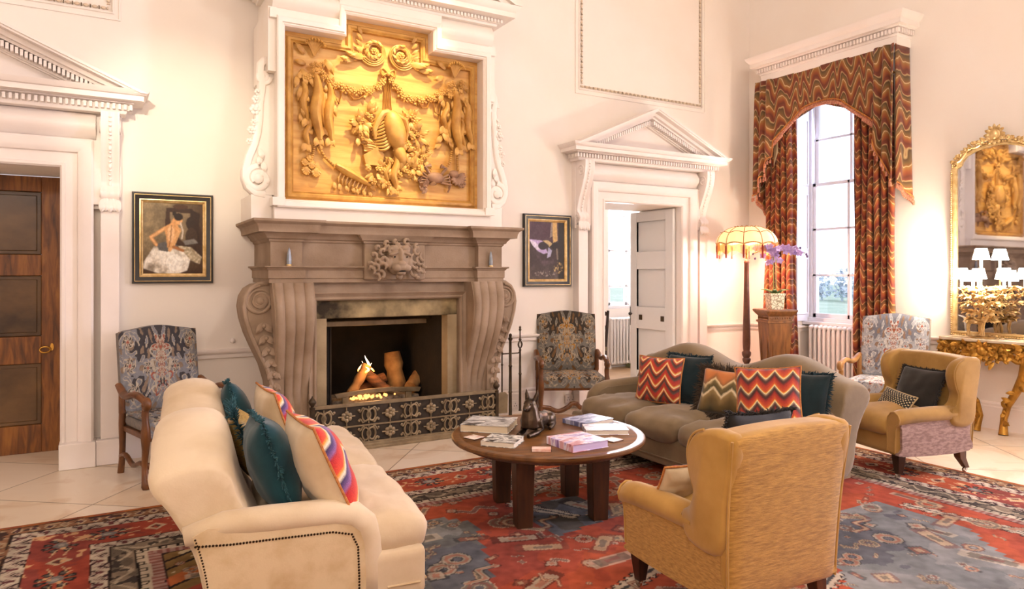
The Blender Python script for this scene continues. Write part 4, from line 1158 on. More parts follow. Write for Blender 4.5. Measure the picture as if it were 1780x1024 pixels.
def sofa(name, label, loc, rz, L, D, armx, nc, m, mside, nails, seed, armw=.11, seatz=.42, inset=.02, full=False):
    r = thing(name, label, 'sofa', loc, rz)
    bm = NB(); softbox(bm, .02, -L / 2 + .005, .085, D - .03, L / 2 - .005, .29, .03, 10); base = ob('base', bm, m, r, ang=180)
    bm = NB(); tube(bm, [(D - .027, -L / 2 + .03, .145), (D - .024, 0, .145), (D - .027, L / 2 - .03, .145)], .005, 6)
    tube(bm, [(D - .06, -L / 2 + .003, .145), (D - .2, -L / 2 + .003, .145)], .005, 6); ob('welt', bm, mside, base)
    hf = lambda y: .88 + .14 * (-math.cos(4 * PI * y / L)) if abs(y) < L / 4 else .87 + .15 * (-math.cos(4 * PI * y / L))
    bm = NB(); back_loft(bm, L + .02 if full else L - armw * 1.15, BACKP, hf, 0, seed); ob('backrest', bm, m, r, ang=180, sub=1)
    for s in (-1, 1):
        y = s * (L / 2 - armw / 2)
        bm = NB()
        poly = [(-.005, .10), (-.03, .3), (-.07, .46), (-.02, .485), (armx - .12, .475), (armx - .06, .455), (armx - .02, .41), (armx, .33), (armx, .10)]
        prism(bm, poly, y - armw * .46, y + armw * .46); pn = ob('arm', bm, mside, r, ang=50)
        bm = NB(); pth = [(-.10, y, .45), (.04, y, .475), (.2, y, .472), (armx - .15, y, .465), (armx - .075, y, .447), (armx - .028, y, .405), (armx - .008, y, .34), (armx - .004, y, .22), (armx - .004, y, .10)]
        tube(bm, pth, [.036, .054, .058, .058, .058, .058, .057, .056, .056], 14); ob('arm_roll', bm, m, pn, ang=180)
        if nails:
            bm = NB(); line = [(-.06, .425), (.06, .415), (.2, .412), (armx - .16, .405), (armx - .085, .385), (armx - .06, .33), (armx - .055, .2), (armx - .055, .10)]
            for (xa, za), (xb, zb) in zip(line, line[1:]):
                d = math.hypot(xb - xa, zb - za); k = max(1, int(d / .0115))
                for q in range(k): blob(bm, (xa + (xb - xa) * q / k, s * (L / 2 - .004), za + (zb - za) * q / k), (.005, .004, .005), u=6, v=4)
            for k in range(32): blob(bm, (-.001 - .03 * (k / 31) - .03 * (k / 31) ** 3, s * (L / 2 - .004), .1 + .35 * k / 31), (.004, .004, .004), u=6, v=4)
            ob('nail_trim', bm, m_nail, pn)
    cw = (L - 2 * inset) / nc
    for k in range(nc):
        y0 = -L / 2 + inset + k * cw
        bm = NB(); softbox(bm, .18, y0 + .004, seatz - .165, D + random.uniform(-.01, .025), y0 + cw - .004, seatz, .07, 12, puff=.035, wr=.022, seed=seed + k * 3, puff_x=.02)
        ob('seat_cushion', bm, m, r, ang=180)
    for x in (.08, D - .12):
        for s in (-1, 1):
            bm = NB(); lathe(bm, [(.0, 0), (.022, 0), (.026, .03), (.034, .09), (0, .09)], 12, c=(x, s * (L / 2 - .1), 0)); ob('foot', bm, m_feet, r)
    return r
sofaL = sofa('two_seat_sofa', 'cream velvet two-seat sofa with nailed arm panel, seen from its arm end', (.455, 3.79, .012), R(-6), 1.95, .86, .60, 2, m_cream, m_creamside, True, 1)
sofaR = sofa('three_seat_sofa', 'taupe velvet three-seat sofa with humped back behind the round table', (4.22, 3.85, .012), R(180), 2.0, .86, .66, 3, m_taupe, m_taupe, False, 11, armw=.13, inset=.17, full=True)

def rprism(bm, poly, y0, y1, r, k=4):
    cx = sum(p[0] for p in poly) / len(poly); cz = sum(p[1] for p in poly) / len(poly)
    ext = max(math.hypot(p[0] - cx, p[1] - cz) for p in poly)
    rings = []
    for i in range(k + 1):
        a = PI / 2 * i / k; rings.append((y0 + r * (1 - math.sin(a)), 1 - (r / ext) * (1 - math.cos(a)) if False else 1 - (r / ext) * (1 - math.sin(PI / 2 - PI / 2 * (1 - i / k)))))
    rings = [(y0 + r * (1 - math.cos(PI / 2 * i / k)), 1 - (r / ext) * (1 - math.sin(PI / 2 * i / k))) for i in range(k + 1)]
    rings += [(y1 - (y - y0), s) for y, s in rings[::-1]]
    loft(bm, [[V((cx + (p[0] - cx) * s, y, cz + (p[1] - cz) * s)) for p in poly] for y, s in rings])
def smoothpoly(pts, n=4):
    o = []; k = len(pts)
    for i in range(k):
        p0, p1, p2, p3 = [V((*pts[(i + j) % k], 0)) for j in (-1, 0, 1, 2)]
        for t in [q / n for q in range(n)]:
            o.append(.5 * ((2 * p1) + (-p0 + p2) * t + (2 * p0 - 5 * p1 + 4 * p2 - p3) * t * t + (-p0 + 3 * p1 - 3 * p2 + p3) * t ** 3))
    return [(p.x, p.y) for p in o]
def armchair(name, label, loc, rz, m, mout, seed):
    r = thing(name, label, 'armchair', loc, rz)
    bm = NB(); softbox(bm, -.28, -.285, .165, .325, .285, .315, .03, 8); ob('seat_base', bm, m, r, ang=180)
    bm = NB(); softbox(bm, -.20, -.225, .295, .365, .225, .415, .05, 9, puff=.075, wr=.007, seed=seed); ob('seat_cushion', bm, m, r, ang=180)
    def bf(q):
        t = max(0, (q.z - .16) / .67)
        y = q.y * (1 + .10 * t); x = q.x - .055 * t + .012 * math.sin(PI * t)
        z = q.z + (.018 * (1 - (q.y / .3) ** 2) * max(0, (t - .6) / .4))
        return (x, y, z)
    bm = NB(); softbox(bm, -.335, -.302, .165, -.19, .302, .825, .03, 10, f=bf, puff_x=.010)
    bk = ob('backrest', bm, [m, mout], r, ang=180)
    for p in bk.data.polygons:
        if p.normal.x < -.6: p.material_index = 1
    bm = NB()
    for s in (-1, 1): tube(bm, [bf(V((-.328, s * .297, .18 + .63 * k / 10))) for k in range(11)], .006, 6)
    tube(bm, [bf(V((-.322, -.27 + .54 * k / 12, .805))) for k in range(13)], .006, 6)
    ob('back_piping', bm, m, bk)
    wing = smoothpoly([(-.385, .80), (-.33, .838), (-.25, .835), (-.17, .80), (-.135, .73), (-.15, .64), (-.175, .57), (-.15, .50), (-.10, .455), (-.14, .36), (-.31, .36), (-.345, .55)])
    for s in (-1, 1):
        bm = NB(); y0, y1 = sorted((s * .25, s * .335)); rprism(bm, wing, y0, y1, .035)
        wg = ob('wing', bm, m, r, ang=180)
        bm = NB(); tube(bm, [(x, s * .326, z) for x, z in wing[9:34]], .0055, 6); ob('wing_piping', bm, m, wg)
        # outside panel
        bm = NB(); pan_ = smoothpoly([(-.295, .17), (-.30, .30), (-.322, .55), (-.352, .74), (-.30, .78), (-.22, .60), (-.17, .42), (.27, .40), (.30, .34), (.292, .22), (.28, .165)])
        loft(bm, [[V((x, s * (yy + .03 * (z - .165) / .6), z)) for x, z in pan_] for yy in (.27, .303)]); op = ob('side_panel', bm, mout, r, ang=60)
        sec = [(.205, .20), (.205, .40), (.215, .455), (.245, .49), (.285, .497), (.320, .478), (.338, .445), (.330, .412), (.305, .395), (.295, .36), (.29, .28), (.285, .19)]
        rings = []
        for i in range(15):
            t = i / 14; x = -.16 + .50 * t
            k = 0 if t < .86 else (t - .86) / .14
            dz = -.012 * t + .006 * math.sin(PI * t)
            rings.append([V((x - .0 * k, s * (.27 + (yy - .27) * (1 - .22 * k * k)), (zz + (dz if zz > .35 else 0)) if zz < .3 else .3 + (zz + dz - .3) * (1 - .10 * k * k))) for yy, zz in sec])
        bm = NB(); loft(bm, rings); ar = ob('arm', bm, m, r, ang=60)
        bm = NB(); tube(bm, [(.337, s * (.27 + (yy - .27) * .80), .3 + (zz - .3) * .88 if zz > .3 else zz) for yy, zz in sec], .006, 6); ob('arm_piping', bm, m, ar)
    for sx in (-1, 1):
        for s in (-1, 1):
            bm = NB(); x = .27 if sx > 0 else -.27; y = s * .25
            if sx > 0: loft(bm, [[V((x + a * w, y + b * w, z)) for a, b in ((-1, -1), (1, -1), (1, 1), (-1, 1))] for w, z in ((.033, .18), (.031, .14), (.019, .035))])
            else: loft(bm, [[V((x + o + a * w, y + b * w, z)) for a, b in ((-1, -1), (1, -1), (1, 1), (-1, 1))] for w, z, o in ((.032, .18, 0), (.027, .11, -.01), (.018, .035, -.06))])
            lg = ob('leg', bm, m_darkwood if sx > 0 else m_walnut, r, smooth=False, bev=.003)
            bm = NB(); cx = x + (0 if sx > 0 else -.06); lathe(bm, [(0, -.008), (.018, -.006), (.018, .006), (0, .008)], 14, mtx=M.Translation(V((cx + .01, y, .019))) @ M.Rotation(R(90), 4, 'X')); box(bm, cx - .006, y - .012, .02, cx + .012, y + .012, .038)
            ob('castor', bm, m_steel, lg)
    return r
armY = armchair('winged_armchair', 'golden velvet winged armchair seen from behind in the right foreground', (2.36, 2.20, .012), R(87), m_goldv, m_goldb, 3)
armR = armchair('winged_armchair', 'tan velvet winged armchair with mauve sides beside the gilt console', (5.13, 3.06, .012), R(166), m_tan, m_mauve, 5)

# ================================================================= TAPESTRY CHAIRS
def tapestry(name, ground, dark, light_, warm, warm2):
    def fn(u, v):
        U = np.abs(u - .5) * 2; n = fbm(U * 4.5 + 2, v * 5.5, 4, 3); n2 = fbm(U * 30, v * 40, 9, 2)
        c = np.zeros((len(u), 3)); c[:] = hexl(ground)
        sw = np.sin(9 * np.hypot(U - .75, (v - .85) * 1.3) * 3 + 7 * n) + .6 * np.sin(11 * np.hypot(U - .7, (v - .3)) * 2.4 - 6 * n)
        setc(c, n < .42, dark); setc(c, (U < .42) & (v > .62) & (n < .56), dark); setc(c, (U < .55) & (v > .82), dark)
        setc(c, sw > .75, light_); setc(c, sw > 1.05, ground); setc(c, (sw < -1.0), warm2)
        for cx, cy, r, k in ((.80, .86, .16, 5), (.78, .56, .17, 6), (.72, .22, .20, 5), (.35, .5, .14, 6)):
            d = np.hypot(U - cx, (v - cy) * 1.35); a = np.arctan2(v - cy, U - cx); rr = r * (.75 + .25 * np.cos(k * a + 9 * d / r))
            setc(c, d < rr, light_); setc(c, d < rr * .72, warm2); setc(c, d < rr * .5, light_); setc(c, (np.abs(d - rr * .62) < .012), dark); setc(c, d < rr * .25, warm)
        for cy, r in ((.74, .22), (.60, .13), (.45, .10)):
            d = np.hypot(U * .95, (v - cy) * 1.25); a = np.arctan2(v - cy, U); rr = r * (.72 + .28 * np.cos(7 * a))
            setc(c, d < rr * 1.12, light_); setc(c, d < rr, warm); setc(c, np.abs(d - rr * .66) < .014, light_); setc(c, d < rr * .42, warm2); setc(c, d < rr * .2, warm)
        st = np.abs(U - .25 - .25 * np.sin(v * 6)) ; setc(c, (np.abs(U - .18 - .2 * (v - .35)) < .025) & (v > .2) & (v < .6), light_)
        for q in (.18, .34, .50, .64): k = np.abs(np.hypot(U - .02, (v - q) * 1.2) - (.16 + .10 * np.sin(6 * np.arctan2(v - q, U)))); setc(c, (k < .022) & (v > .08), light_ if q != .34 else warm)
        c *= (.78 + .44 * n2)[:, None]
        return c
    return fn
tapA = tapestry('a', '#7b7a7d', '#3f3c3e', '#aa9e8c', '#935443', '#806c5a')
tapB = tapestry('b', '#716c64', '#3c352d', '#a2937c', '#a8762f', '#6f5234')
tapLit = tapestry('c', '#a9abb2', '#7c7e88', '#cfccc8', '#a0563e', '#927866')  # lighter copy of the weave; window and lamp light put into the colours
m_tap = attr_mat('tapestry_weave', .85, .25, 300, spec=.2)
def tap_chair(label, loc, rz, fn, wood, W=.60):
    r = thing('tapestry_armchair', label, 'chair', loc, rz)      # faces +x
    H0, H1 = .44, 1.02
    def rake(z): return -.235 - .16 * (z - .44)
    bm = NB(); n = 12; front = []
    top = lambda y: H1 + .035 * math.cos(PI * y / W) ** 2 - (.015 if abs(y) > W * .42 else 0)
    rings = []
    for i in range(9):
        t = i / 8; ring = []
        for j in range(n + 1):
            y = -W / 2 + W * j / n; z = H0 + (top(y) - H0) * t; ring.append(V((rake(z), y, z)))
        ring += [V((rake(H0 + (top(0) - H0) * t) - .045, y, H0 + (top(y) - H0) * t)) for y in [W / 2 - W * j / n for j in range(n + 1)]]
        rings.append(ring)
    loft(bm, rings); bk = ob('backrest', bm, m_tapback, r, ang=60)
    def zf(co, u, v):
        y = (u - .5) * W * .995
        tp = H1 + .035 * np.cos(np.pi * y / W) ** 2 - .004
        z = H0 + .003 + (tp - H0) * v
        pad = .028 * (1 - (2 * u - 1) ** 4) * (1 - (2 * v - 1) ** 6)
        out = np.zeros_like(co); out[:, 1] = y; out[:, 2] = z; out[:, 0] = -.235 - .16 * (z - .44) + .002 + pad
        return out
    paint('tapestry_cover', W, .6, .004, fn, m_tap, bk, zf=zf)
    bm = NB(); softbox(bm, -.24, -W / 2 + .015, .345, .28, W / 2 - .015, .425, .03, 6); st = ob('seat', bm, m_tapback, r, ang=180)
    def zs(co, u, v):
        # wraps over the seat top and down the front edge
        y = (u - .5) * (W - .02); d = v * .66
        x = np.where(d < .12, .287, .287 - (d - .12)); z = np.where(d < .12, .335 + d * .85, .437 + .022 * (1 - (2 * u - 1) ** 4) * np.sin(np.pi * np.clip((d - .12) / .54, 0, 1)) ** .6)
        out = np.zeros_like(co); out[:, 0] = x; out[:, 1] = y; out[:, 2] = z
        return out
    paint('seat_cover', W, .66, .006, fn, m_tap, st, zf=zs)
    for s in (-1, 1):
        y = s * (W / 2 + .012)
        bm = NB(); pts = []
        for k in range(14):
            t = k / 13; pts.append((-.27 + .55 * t, y + s * (.012 * math.sin(PI * t)), .615 - .03 * t + .028 * math.sin(2.4 * PI * t + 2.2) * (1 - .4 * t)))
        tube(bm, pts, [.02 + .006 * math.sin(PI * k / 13) for k in range(14)], 10, flat=(1.25, .9))
        tube(bm, spiral((.285, y, .565), .03, .01, 1.1, a0=PI / 2, sgn=-1, n=20), [.024] * 21, 8, flat=(1.1, 1)); blob(bm, (.285, y, .565), (.024, .03, .024))
        ob('arm', bm, wood, r, ang=60)
        bm = NB(); pts = [(.27, y, .55), (.262, y, .50), (.268, y, .45), (.275, y, .40), (.272, y, .34)]; tube(bm, pts, [.020, .024, .022, .028, .03], 10)
        ob('arm_post', bm, wood, r, ang=60)
        bm = NB(); pts = [(.272, y, .40), (.276, y, .34), (.272, y, .26), (.258, y, .18), (.262, y, .11), (.28, y, .055), (.292, y, .02), (.295, y, .0)]
        tube(bm, pts, [.030, .032, .024, .020, .022, .028, .034, .026], 10); tube(bm, spiral((.285, y, .035), .028, .008, 1.2, a0=0, n=16), .014, 6)
        ob('leg', bm, wood, r, ang=60)
        bm = NB(); pts = [(-.235, y * .95, .46), (-.235, y * .95, .36), (-.235, y * .95, .2), (-.245, y * .95, .10), (-.27, y * .95, .0)]
        tube(bm, pts, [.024, .026, .022, .022, .024], 8); tube(bm, [(-.23, y * .97, .62), (-.228, y * .97, .44)], .022, 8)
        ob('leg', bm, wood, r, ang=60)
        bm = NB(); tube(bm, [(-.24 + .5 * t / 12, y * .97, .13 + .022 * math.sin(2 * PI * t / 12 * 1.5)) for t in range(13)], .017, 8, flat=(1.1, 1)); ob('side_stretcher', bm, wood, r, ang=60)
    bm = NB(); tube(bm, [(.262, -W / 2 + W * t / 24, .135 + .028 * math.cos(4 * PI * t / 24) * (1 if 3 < t < 21 else .4) + (.018 if 10 < t < 14 else 0)) for t in range(25)], .018, 8, flat=(.9, 1.3)); ob('front_stretcher', bm, wood, r, ang=60)
    bm = NB(); box(bm, -.25, -W / 2, .31, .28, W / 2, .35); ob('seat_rail', bm, wood, r, bev=.006)
    return r
m_tapback = mat('tapestry_backing', '#6d6a68', '#8a8078', rough=.9, scale=30)
m_wal2 = mat('carved_walnut', '#7a4a22', '#4a2810', rough=.35, scale=6, stretch=(3, 3, 1))
tap_chair('grey tapestry armchair with a red flower motif by the brown door', (.45, 5.66, 0), R(-74), tapA, m_wal2, .56)
tap_chair('brown tapestry armchair standing between the fire tools and the white doorway', (4.08, 5.84, 0), R(243), tapB, m_wal2, .62)
tap_chair('tapestry armchair with lit, paled colours in front of the right curtain', (6.42, 3.98, 0), R(196), tapLit, mat('lit_walnut', '#b98a50', '#8a5a2a', rough=.35, scale=6), .60)  # walnut lightened too, so the whole chair reads as lit

# ================================================================= ROUND TABLE
m_tabletop = mat('oak_tabletop', '#7d5228', '#52310f', rough=.36, scale=3, stretch=(1, 8, 1), bump=.03, lo=.35, hi=.7)
tb = thing('round_coffee_table', 'round dark oak coffee table on four square legs in the middle of the rug', 'table', (2.34, 3.585, .012), R(-14))
bm = NB(); lathe(bm, [(0, .432), (.555, .432), (.578, .437), (.585, .446), (.585, .460), (.580, .4655), (.542, .4657), (.538, .4642), (.534, .4642), (.530, .4665), (0, .4665)], 72); ob('tabletop', bm, m_tabletop, tb, ang=35)
bm = NB(); lathe(bm, [(0, .405), (.51, .405), (.518, .41), (.518, .434), (0, .434)], 72); ob('apron', bm, m_walnut, tb, ang=35)
m_tableg = mat('oak_leg', '#4a2a12', '#2a1608', rough=.4, scale=4, stretch=(7, 7, 1))
for a in range(4):
    x, y =   .325 * math.cos(R(45 + 90 * a)), .325 * math.sin(R(45 + 90 * a))
    bm = NB(); loft(bm, [[V((x * k + p * w, y * k + q * w, z)) for p, q in ((-1, -1), (1, -1), (1, 1), (-1, 1))] for w, z, k in ((.046, 0, 1), (.056, .41, 1.0))]); ob('leg', bm, m_tableg, tb, smooth=False, bev=.005)
# ================================================================= CURTAINS
def flame_mat(name, freq=5.2, zamp=.5, yf=8.5, sf=23.0, pink=0):
    g = G(name, .75)
    x, y, z = g.xyz(g.co())
    n = g.noise(g.co(scale=(2, 2, .7)), 2.0, 2)
    zig = g.ma('PINGPONG', g.ma('ADD', g.ma('MULTIPLY', y, yf), g.ma('MULTIPLY', n, 1.6)), .5)
    zig = g.ma('SMOOTHSTEP', zig, 0.0, .5) if False else g.ma('SUBTRACT', .5, g.ma('MULTIPLY', .5, g.ma('COSINE', g.ma('MULTIPLY', zig, 2 * PI))))
    zg2 = g.ma('SINE', g.ma('MULTIPLY', y, sf))
    f = g.ma('FRACT', g.ma('ADD', g.ma('MULTIPLY', z, freq), g.ma('ADD', g.ma('MULTIPLY', zig, zamp), g.ma('MULTIPLY', zg2, .10))))
    c = g.ramp(f, [(0, '#6f3420'), (.12, '#8f4824'), (.26, '#a3602c'), (.38, '#a87a3e'), (.43, '#e2c494'), (.47, '#936230'), (.62, '#745a32'), (.74, '#5f4226'), (.81, '#cba974'), (.85, '#84402a'), (1, '#6f3420')])
    if pink: c = g.mix(pink, c, g.ramp(g.noise(g.co(scale=(1, 1, .4)), 5, 3), [(.3, '#c0604a'), (.7, '#c9964a')]), 'SOFT_LIGHT')
    g.col(c); g.sheen(.2)
    g.bump(g.noise(g.co(), 160, 2), .1, .003)
    tr = g.n('ShaderNodeBsdfTranslucent'); g.put(tr.inputs[0], c)
    mx = g.n('ShaderNodeMixShader'); mx.inputs[0].default_value = .22
    g.t.links.new(g.b.outputs[0], mx.inputs[1]); g.t.links.new(tr.outputs[0], mx.inputs[2]); g.t.links.new(mx.outputs[0], g.t.nodes['Material Output'].inputs[0])
    return g.m
m_flame = flame_mat('flamestitch_curtain', 5.6, .45, 9.5, 20.0, .6)
m_flameV = flame_mat('flamestitch_valance', 4.6, .80, 6.2, 14.0)
m_fringe = mat('bullion_fringe', '#c98a3c', '#8c3a20', rough=.8, scale=40, stretch=(1, 1, .2))
m_lining = mat('curtain_lining', '#c9b591', '#b09a74', rough=.9)
def curtain(label, y0, y1, z1, folds, flare, ph):
    """hangs in the plane X ~ 7.06; deep pleats, wider at the floor"""
    t = thing('window_curtain', label, 'curtain', (7.04, (y0 + y1) / 2, 0)); W = y1 - y0
    bm = NB(); NY, NZ = folds * 12, 30; rows = []
    for i in range(NZ + 1):
        z = .015 + (z1 - .015) * i / NZ; k = 1 + flare * (1 - z / z1) ** 2
        amp = .042 + .018 * (1 - z / z1)
        row = []
        for j in range(NY + 1):
            u = j / NY; a = 2 * PI * folds * u + ph + .35 * math.sin(z * 1.7 + u * 5)
            row.append(V((amp * math.cos(a) + .012 * math.sin(z * 3 + u * 9), (u - .5) * W * k + .018 * math.sin(2 * a), z)))
        rows.append(row)
    back = [[p + V((.012, 0, 0)) for p in r[::-1]] for r in rows]
    loft(bm, [a + b for a, b in zip(rows, back)])
    ob('pleated_drop', bm, m_flame, t, ang=180)
    bm = NB(); tube(bm, [(0, -W / 2, z1 + .02), (0, W / 2, z1 + .02)], .014); ob('heading_rod', bm, m_brass, t)
    return t
curtain('red and gold patterned curtain left of the tall window, behind the pedestal', 5.50, 5.88, 3.5, 5, .22, 0)
curtain('red and gold patterned curtain right of the tall window, behind the pale armchair', 4.27, 4.71, 3.5, 6, .10, 1.2)
va = thing('window_valance', 'arched red and gold valance with tasselled tails over the tall window', 'valance', (6.94, 5.06, 0))
HWv = .87
def hem(d):
    d = abs(d)
    if d < .64:
        for (a, za), (b, zb) in zip(HP, HP[1:]):
            if d <= b: return za + (zb - za) * (d - a) / (b - a)
    q = (d - .64) / (HWv - .64); return 2.84 - .46 * q + .03 * math.sin(q * 13)
HP = [(0, 3.378), (.10, 3.376), (.20, 3.358), (.27, 3.325), (.35, 3.255), (.5, 3.135), (.64, 3.03)]
bm = NB(); rows = []
ys = [-HWv + 2 * HWv * j / 220 for j in range(221)]
def vx(y, t):
    d = abs(y)
    if d < .64: return .010 * math.sin(y * 9) * t
    q = (d - .64) / (HWv - .64)
    return -.075 * (t + .05) ** .3 * abs(math.sin(PI * q * 2.5)) - .014
for i in range(15):
    t = i / 14; rows.append([V((vx(y, t), y, 3.78 + (hem(y) - 3.78) * t)) for y in ys])
rows_b = [[p + V((.016, 0, 0)) for p in r[::-1]] for r in rows]
loft(bm, [a + b for a, b in zip(rows, rows_b)])
ob('valance_cloth', bm, m_flameV, va, ang=180)
for s in (-1, 1):
    bm = NB(); rr = []
    for i in range(13):
        t = i / 12; r = []
        for j in range(19):
            u = j / 18; zb = 2.38 - .16 * u
            r.append(V((-.006 + .235 * u, s * (HWv + .006 + .012 * math.sin(u * 9) * t + .03 * t * u), 3.78 + (zb - 3.78) * t)))
        rr.append(r)
    loft(bm, [a + [p + V((0, -s * .012, 0)) for p in a[::-1]] for a in rr]); ob('side_return', bm, m_flameV, va, ang=180)
    bm = NB(); rr = []      # inner face of the cascading tail
    for i in range(9):
        t = i / 8; rr.append([V((.03 + .09 * u, s * (.60 + .20 * u), (2.9 - .35 * u) * t + 3.2 * (1 - t))) for u in [q / 6 for q in range(7)]])
    loft(bm, [a + [p + V((.01, 0, 0)) for p in a[::-1]] for a in rr]); ob('tail_lining', bm, m_lining, va, ang=180)
bm = NB(); tube(bm, [(vx(y, 1) - .008, y, hem(y) + .004) for y in ys], .009, 6)
for s in (-1, 1): tube(bm, [(-.006 + .235 * u, s * (HWv + .012 + .012 * math.sin(u * 9) + .03 * u), 2.38 - .16 * u) for u in [q / 10 for q in range(11)]], .009, 6)
ob('braid', bm, m_fringe, va)
bm = NB()
for y in [-HWv + 2 * HWv * j / 110 for j in range(111)]:
    z = hem(y); L = .05 if abs(y) < .5 else .07
    lathe(bm, [(.004, 0), (.005, -L * .35), (.011, -L * .45), (.012, -L), (0, -L)], 6, c=(vx(y, 1) - .004, y, z))
for s in (-1, 1):
    for q in range(14):
        u = q / 13; lathe(bm, [(.004, 0), (.005, -.02), (.011, -.03), (.012, -.07), (0, -.07)], 6, c=(-.006 + .235 * u, s * (HWv + .012 + .012 * math.sin(u * 9) + .03 * u), 2.38 - .16 * u))
tagit(ob('tassel_fringe', bm, mat('pink_tassels', '#d9a07c', '#9c4a3a', rough=.8, scale=60), va), kind='stuff')
pc = thing('pelmet_cornice', 'white dentilled pelmet cornice above the patterned valance', 'cornice', (XW, 5.03, 3.79))
bm = NB(); pth = [(0, .83, 0), (-.22, .83, 0), (-.22, -.83, 0), (0, -.83, 0)]
sweep(bm, [(0, -.02), (.02, -.02), (.02, .065), (.03, .07), (.035, .09), (.03, .09), (.03, .14), (.065, .15), (.07, .16), (.11, .165), (.11, .215), (.125, .225), (.15, .262), (.155, .285), (0, .288)], pth, (0, 0, 1), side=-1)
box(bm, -.215, -.825, -.09, 0, .825, .28)
ob('moulding', bm, m_white, pc, ang=30)
bm = NB()
for i in range(46): y = -.875 + 1.75 * i / 45; box(bm, -.283, y - .011, .094, -.245, y + .011, .138)
for i in range(6): x = -.21 + .038 * i; box(bm, x - .011, -.893, .094, x + .011, -.86, .138); box(bm, x - .011, .86, .094, x + .011, .893, .138)
ob('dentil_course', bm, m_white, pc, smooth=False)

# ================================================================= MIRROR, CONSOLE, CANDELABRUM
mi = thing('gilt_mirror', 'tall gilt framed wall mirror with shaped top and carved crest', 'mirror', (XW - .012, 3.36, .862))
half = [(.385, 0), (.385, 1.58), (.375, 1.62), (.335, 1.645), (.325, 1.69), (.275, 1.735), (.19, 1.775), (.09, 1.80), (0, 1.808)]
outl = half + [(-a, b) for a, b in half[::-1][1:]]
gm = G('aged_mirror_glass', .025, 1); gm.b.inputs['Base Color'].default_value = C4('#c9c8cc')
bm = NB(); prism(bm, outl, -.02, -.012, 'x'); ob('mirror_glass', bm, gm.m, mi, smooth=False)
bm = NB(); pth = [(-.02, a, b) for a, b in outl]
sweep(bm, [(-.034, 0), (-.03, .03), (-.016, .034), (-.008, .022), (.002, .026), (.012, .018), (.012, 0)], pth, (-1, 0, 0), closed=True, side=1)
fr = ob('frame', bm, m_gilt2, mi, ang=35)
bm = NB()
for (a0, b0), (a1, b1) in zip(outl, outl[1:] + outl[:1]):
    d = math.hypot(a1 - a0, b1 - b0); k = max(1, int(d / .021))
    for q in range(k): t = q / k; blob(bm, (-.055, a0 + (a1 - a0) * t, b0 + (b1 - b0) * t), (.009, .0085, .0085), u=7, v=5)
ob('beading', bm, m_gilt2, fr)
bm = NB(); cz = 1.87
for k in range(12):
    a = 2 * PI * k / 12; leaf(bm, (-.05, .035 * math.cos(a), cz + .04 * math.sin(a)), (-.25, math.cos(a), math.sin(a)), (-1, 0, 0), .062, .034)
blob(bm, (-.065, 0, cz), (.022, .036, .045)); lathe(bm, [(.045, 0), (.05, .012), (.03, .02), (.0, .02)], 16, mtx=M.Translation(V((-.05, 0, cz))) @ M.Rotation(R(-90), 4, 'Y'))
for s in (-1, 1):
    for k in range(11):
        t = k / 10; y = s * (.05 + .31 * t); z = 1.83 - .17 * t ** 1.8
        for q in range(2): leaf(bm, (-.045, y, z), (-.3, s * random.uniform(.2, 1), random.uniform(-.2, 1)), (-1, 0, 0), .06 - .02 * t, .028)
        blob(bm, (-.055, y, z), .013 - .004 * t, u=7, v=5)
    tube(bm, [(-.05, s * (.04 + .3 * t / 9), 1.825 - .17 * (t / 9) ** 1.8 + .018 * math.sin(t * 1.4)) for t in range(10)], .012, 7)
    tube(bm, spiral((-.05, s * .355, 1.635), .035, .01, 1.2, plane='yz', a0=PI / 2, sgn=s, n=20), .010, 6)
ob('carved_crest', bm, m_gilt2, mi)

ct = thing('gilt_console_table', 'carved gilt console table with pale top under the mirror', 'table', (XW - .01, 3.33, 0))
bm = NB(); prism(bm, [(-.005, -.40), (-.30, -.40), (-.335, -.36), (-.335, -.16), (-.36, -.12), (-.36, .12), (-.335, .16), (-.335, .36), (-.30, .40), (-.005, .40)], .828, .856, 'z')
ob('marble_top', bm, mat('cream_marble', '#d9cbb5', '#b8a488', rough=.15, scale=5, dist=1.5), ct, bev=.006)
bm = NB(); prism(bm, [(-.0, -.36), (-.29, -.36), (-.30, -.14), (-.325, -.1), (-.325, .1), (-.30, .14), (-.29, .36), (0, .36)], .745, .828, 'z'); ap = ob('apron', bm, m_gold, ct, bev=.006)
bm = NB()
for k in range(150):
    y = random.uniform(-.38, .38); d = abs(y); z = random.uniform(.70 - (.05 if d < .12 else 0), .81)
    x = -.305 - (.025 if d < .12 else 0)
    leaf(bm, (x, y, z), (random.uniform(-.4, -.1), random.uniform(-1, 1), random.uniform(-1, .5)), (-1, 0, 0), random.uniform(.05, .09), random.uniform(.025, .045))
for k in range(9): a = 2 * PI * k / 9; leaf(bm, (-.34, .03 * math.cos(a), .75 + .03 * math.sin(a)), (-.4, math.cos(a), math.sin(a)), (-1, 0, 0), .08, .045)
blob(bm, (-.35, 0, .75), (.03, .04, .045))
for s in (-1, 1):
    tube(bm, [(-.31, s * (.08 + .28 * t / 12), .70 + .03 * math.sin(t / 12 * 2 * PI)) for t in range(13)], [.016 + .006 * math.sin(t) for t in range(13)], 7)
    for k in range(26): leaf(bm, (random.uniform(-.28, -.03), s * .365, random.uniform(.70, .81)), (random.uniform(-1, 1), s * .4, random.uniform(-1, .4)), (0, s, 0), .07, .035)
    tube(bm, spiral((-.315, s * .25, .74), .045, .012, 1.3, plane='yz', a0=0, sgn=s, n=24), .011, 6)
ob('rococo_carving', bm, m_gold, ap)
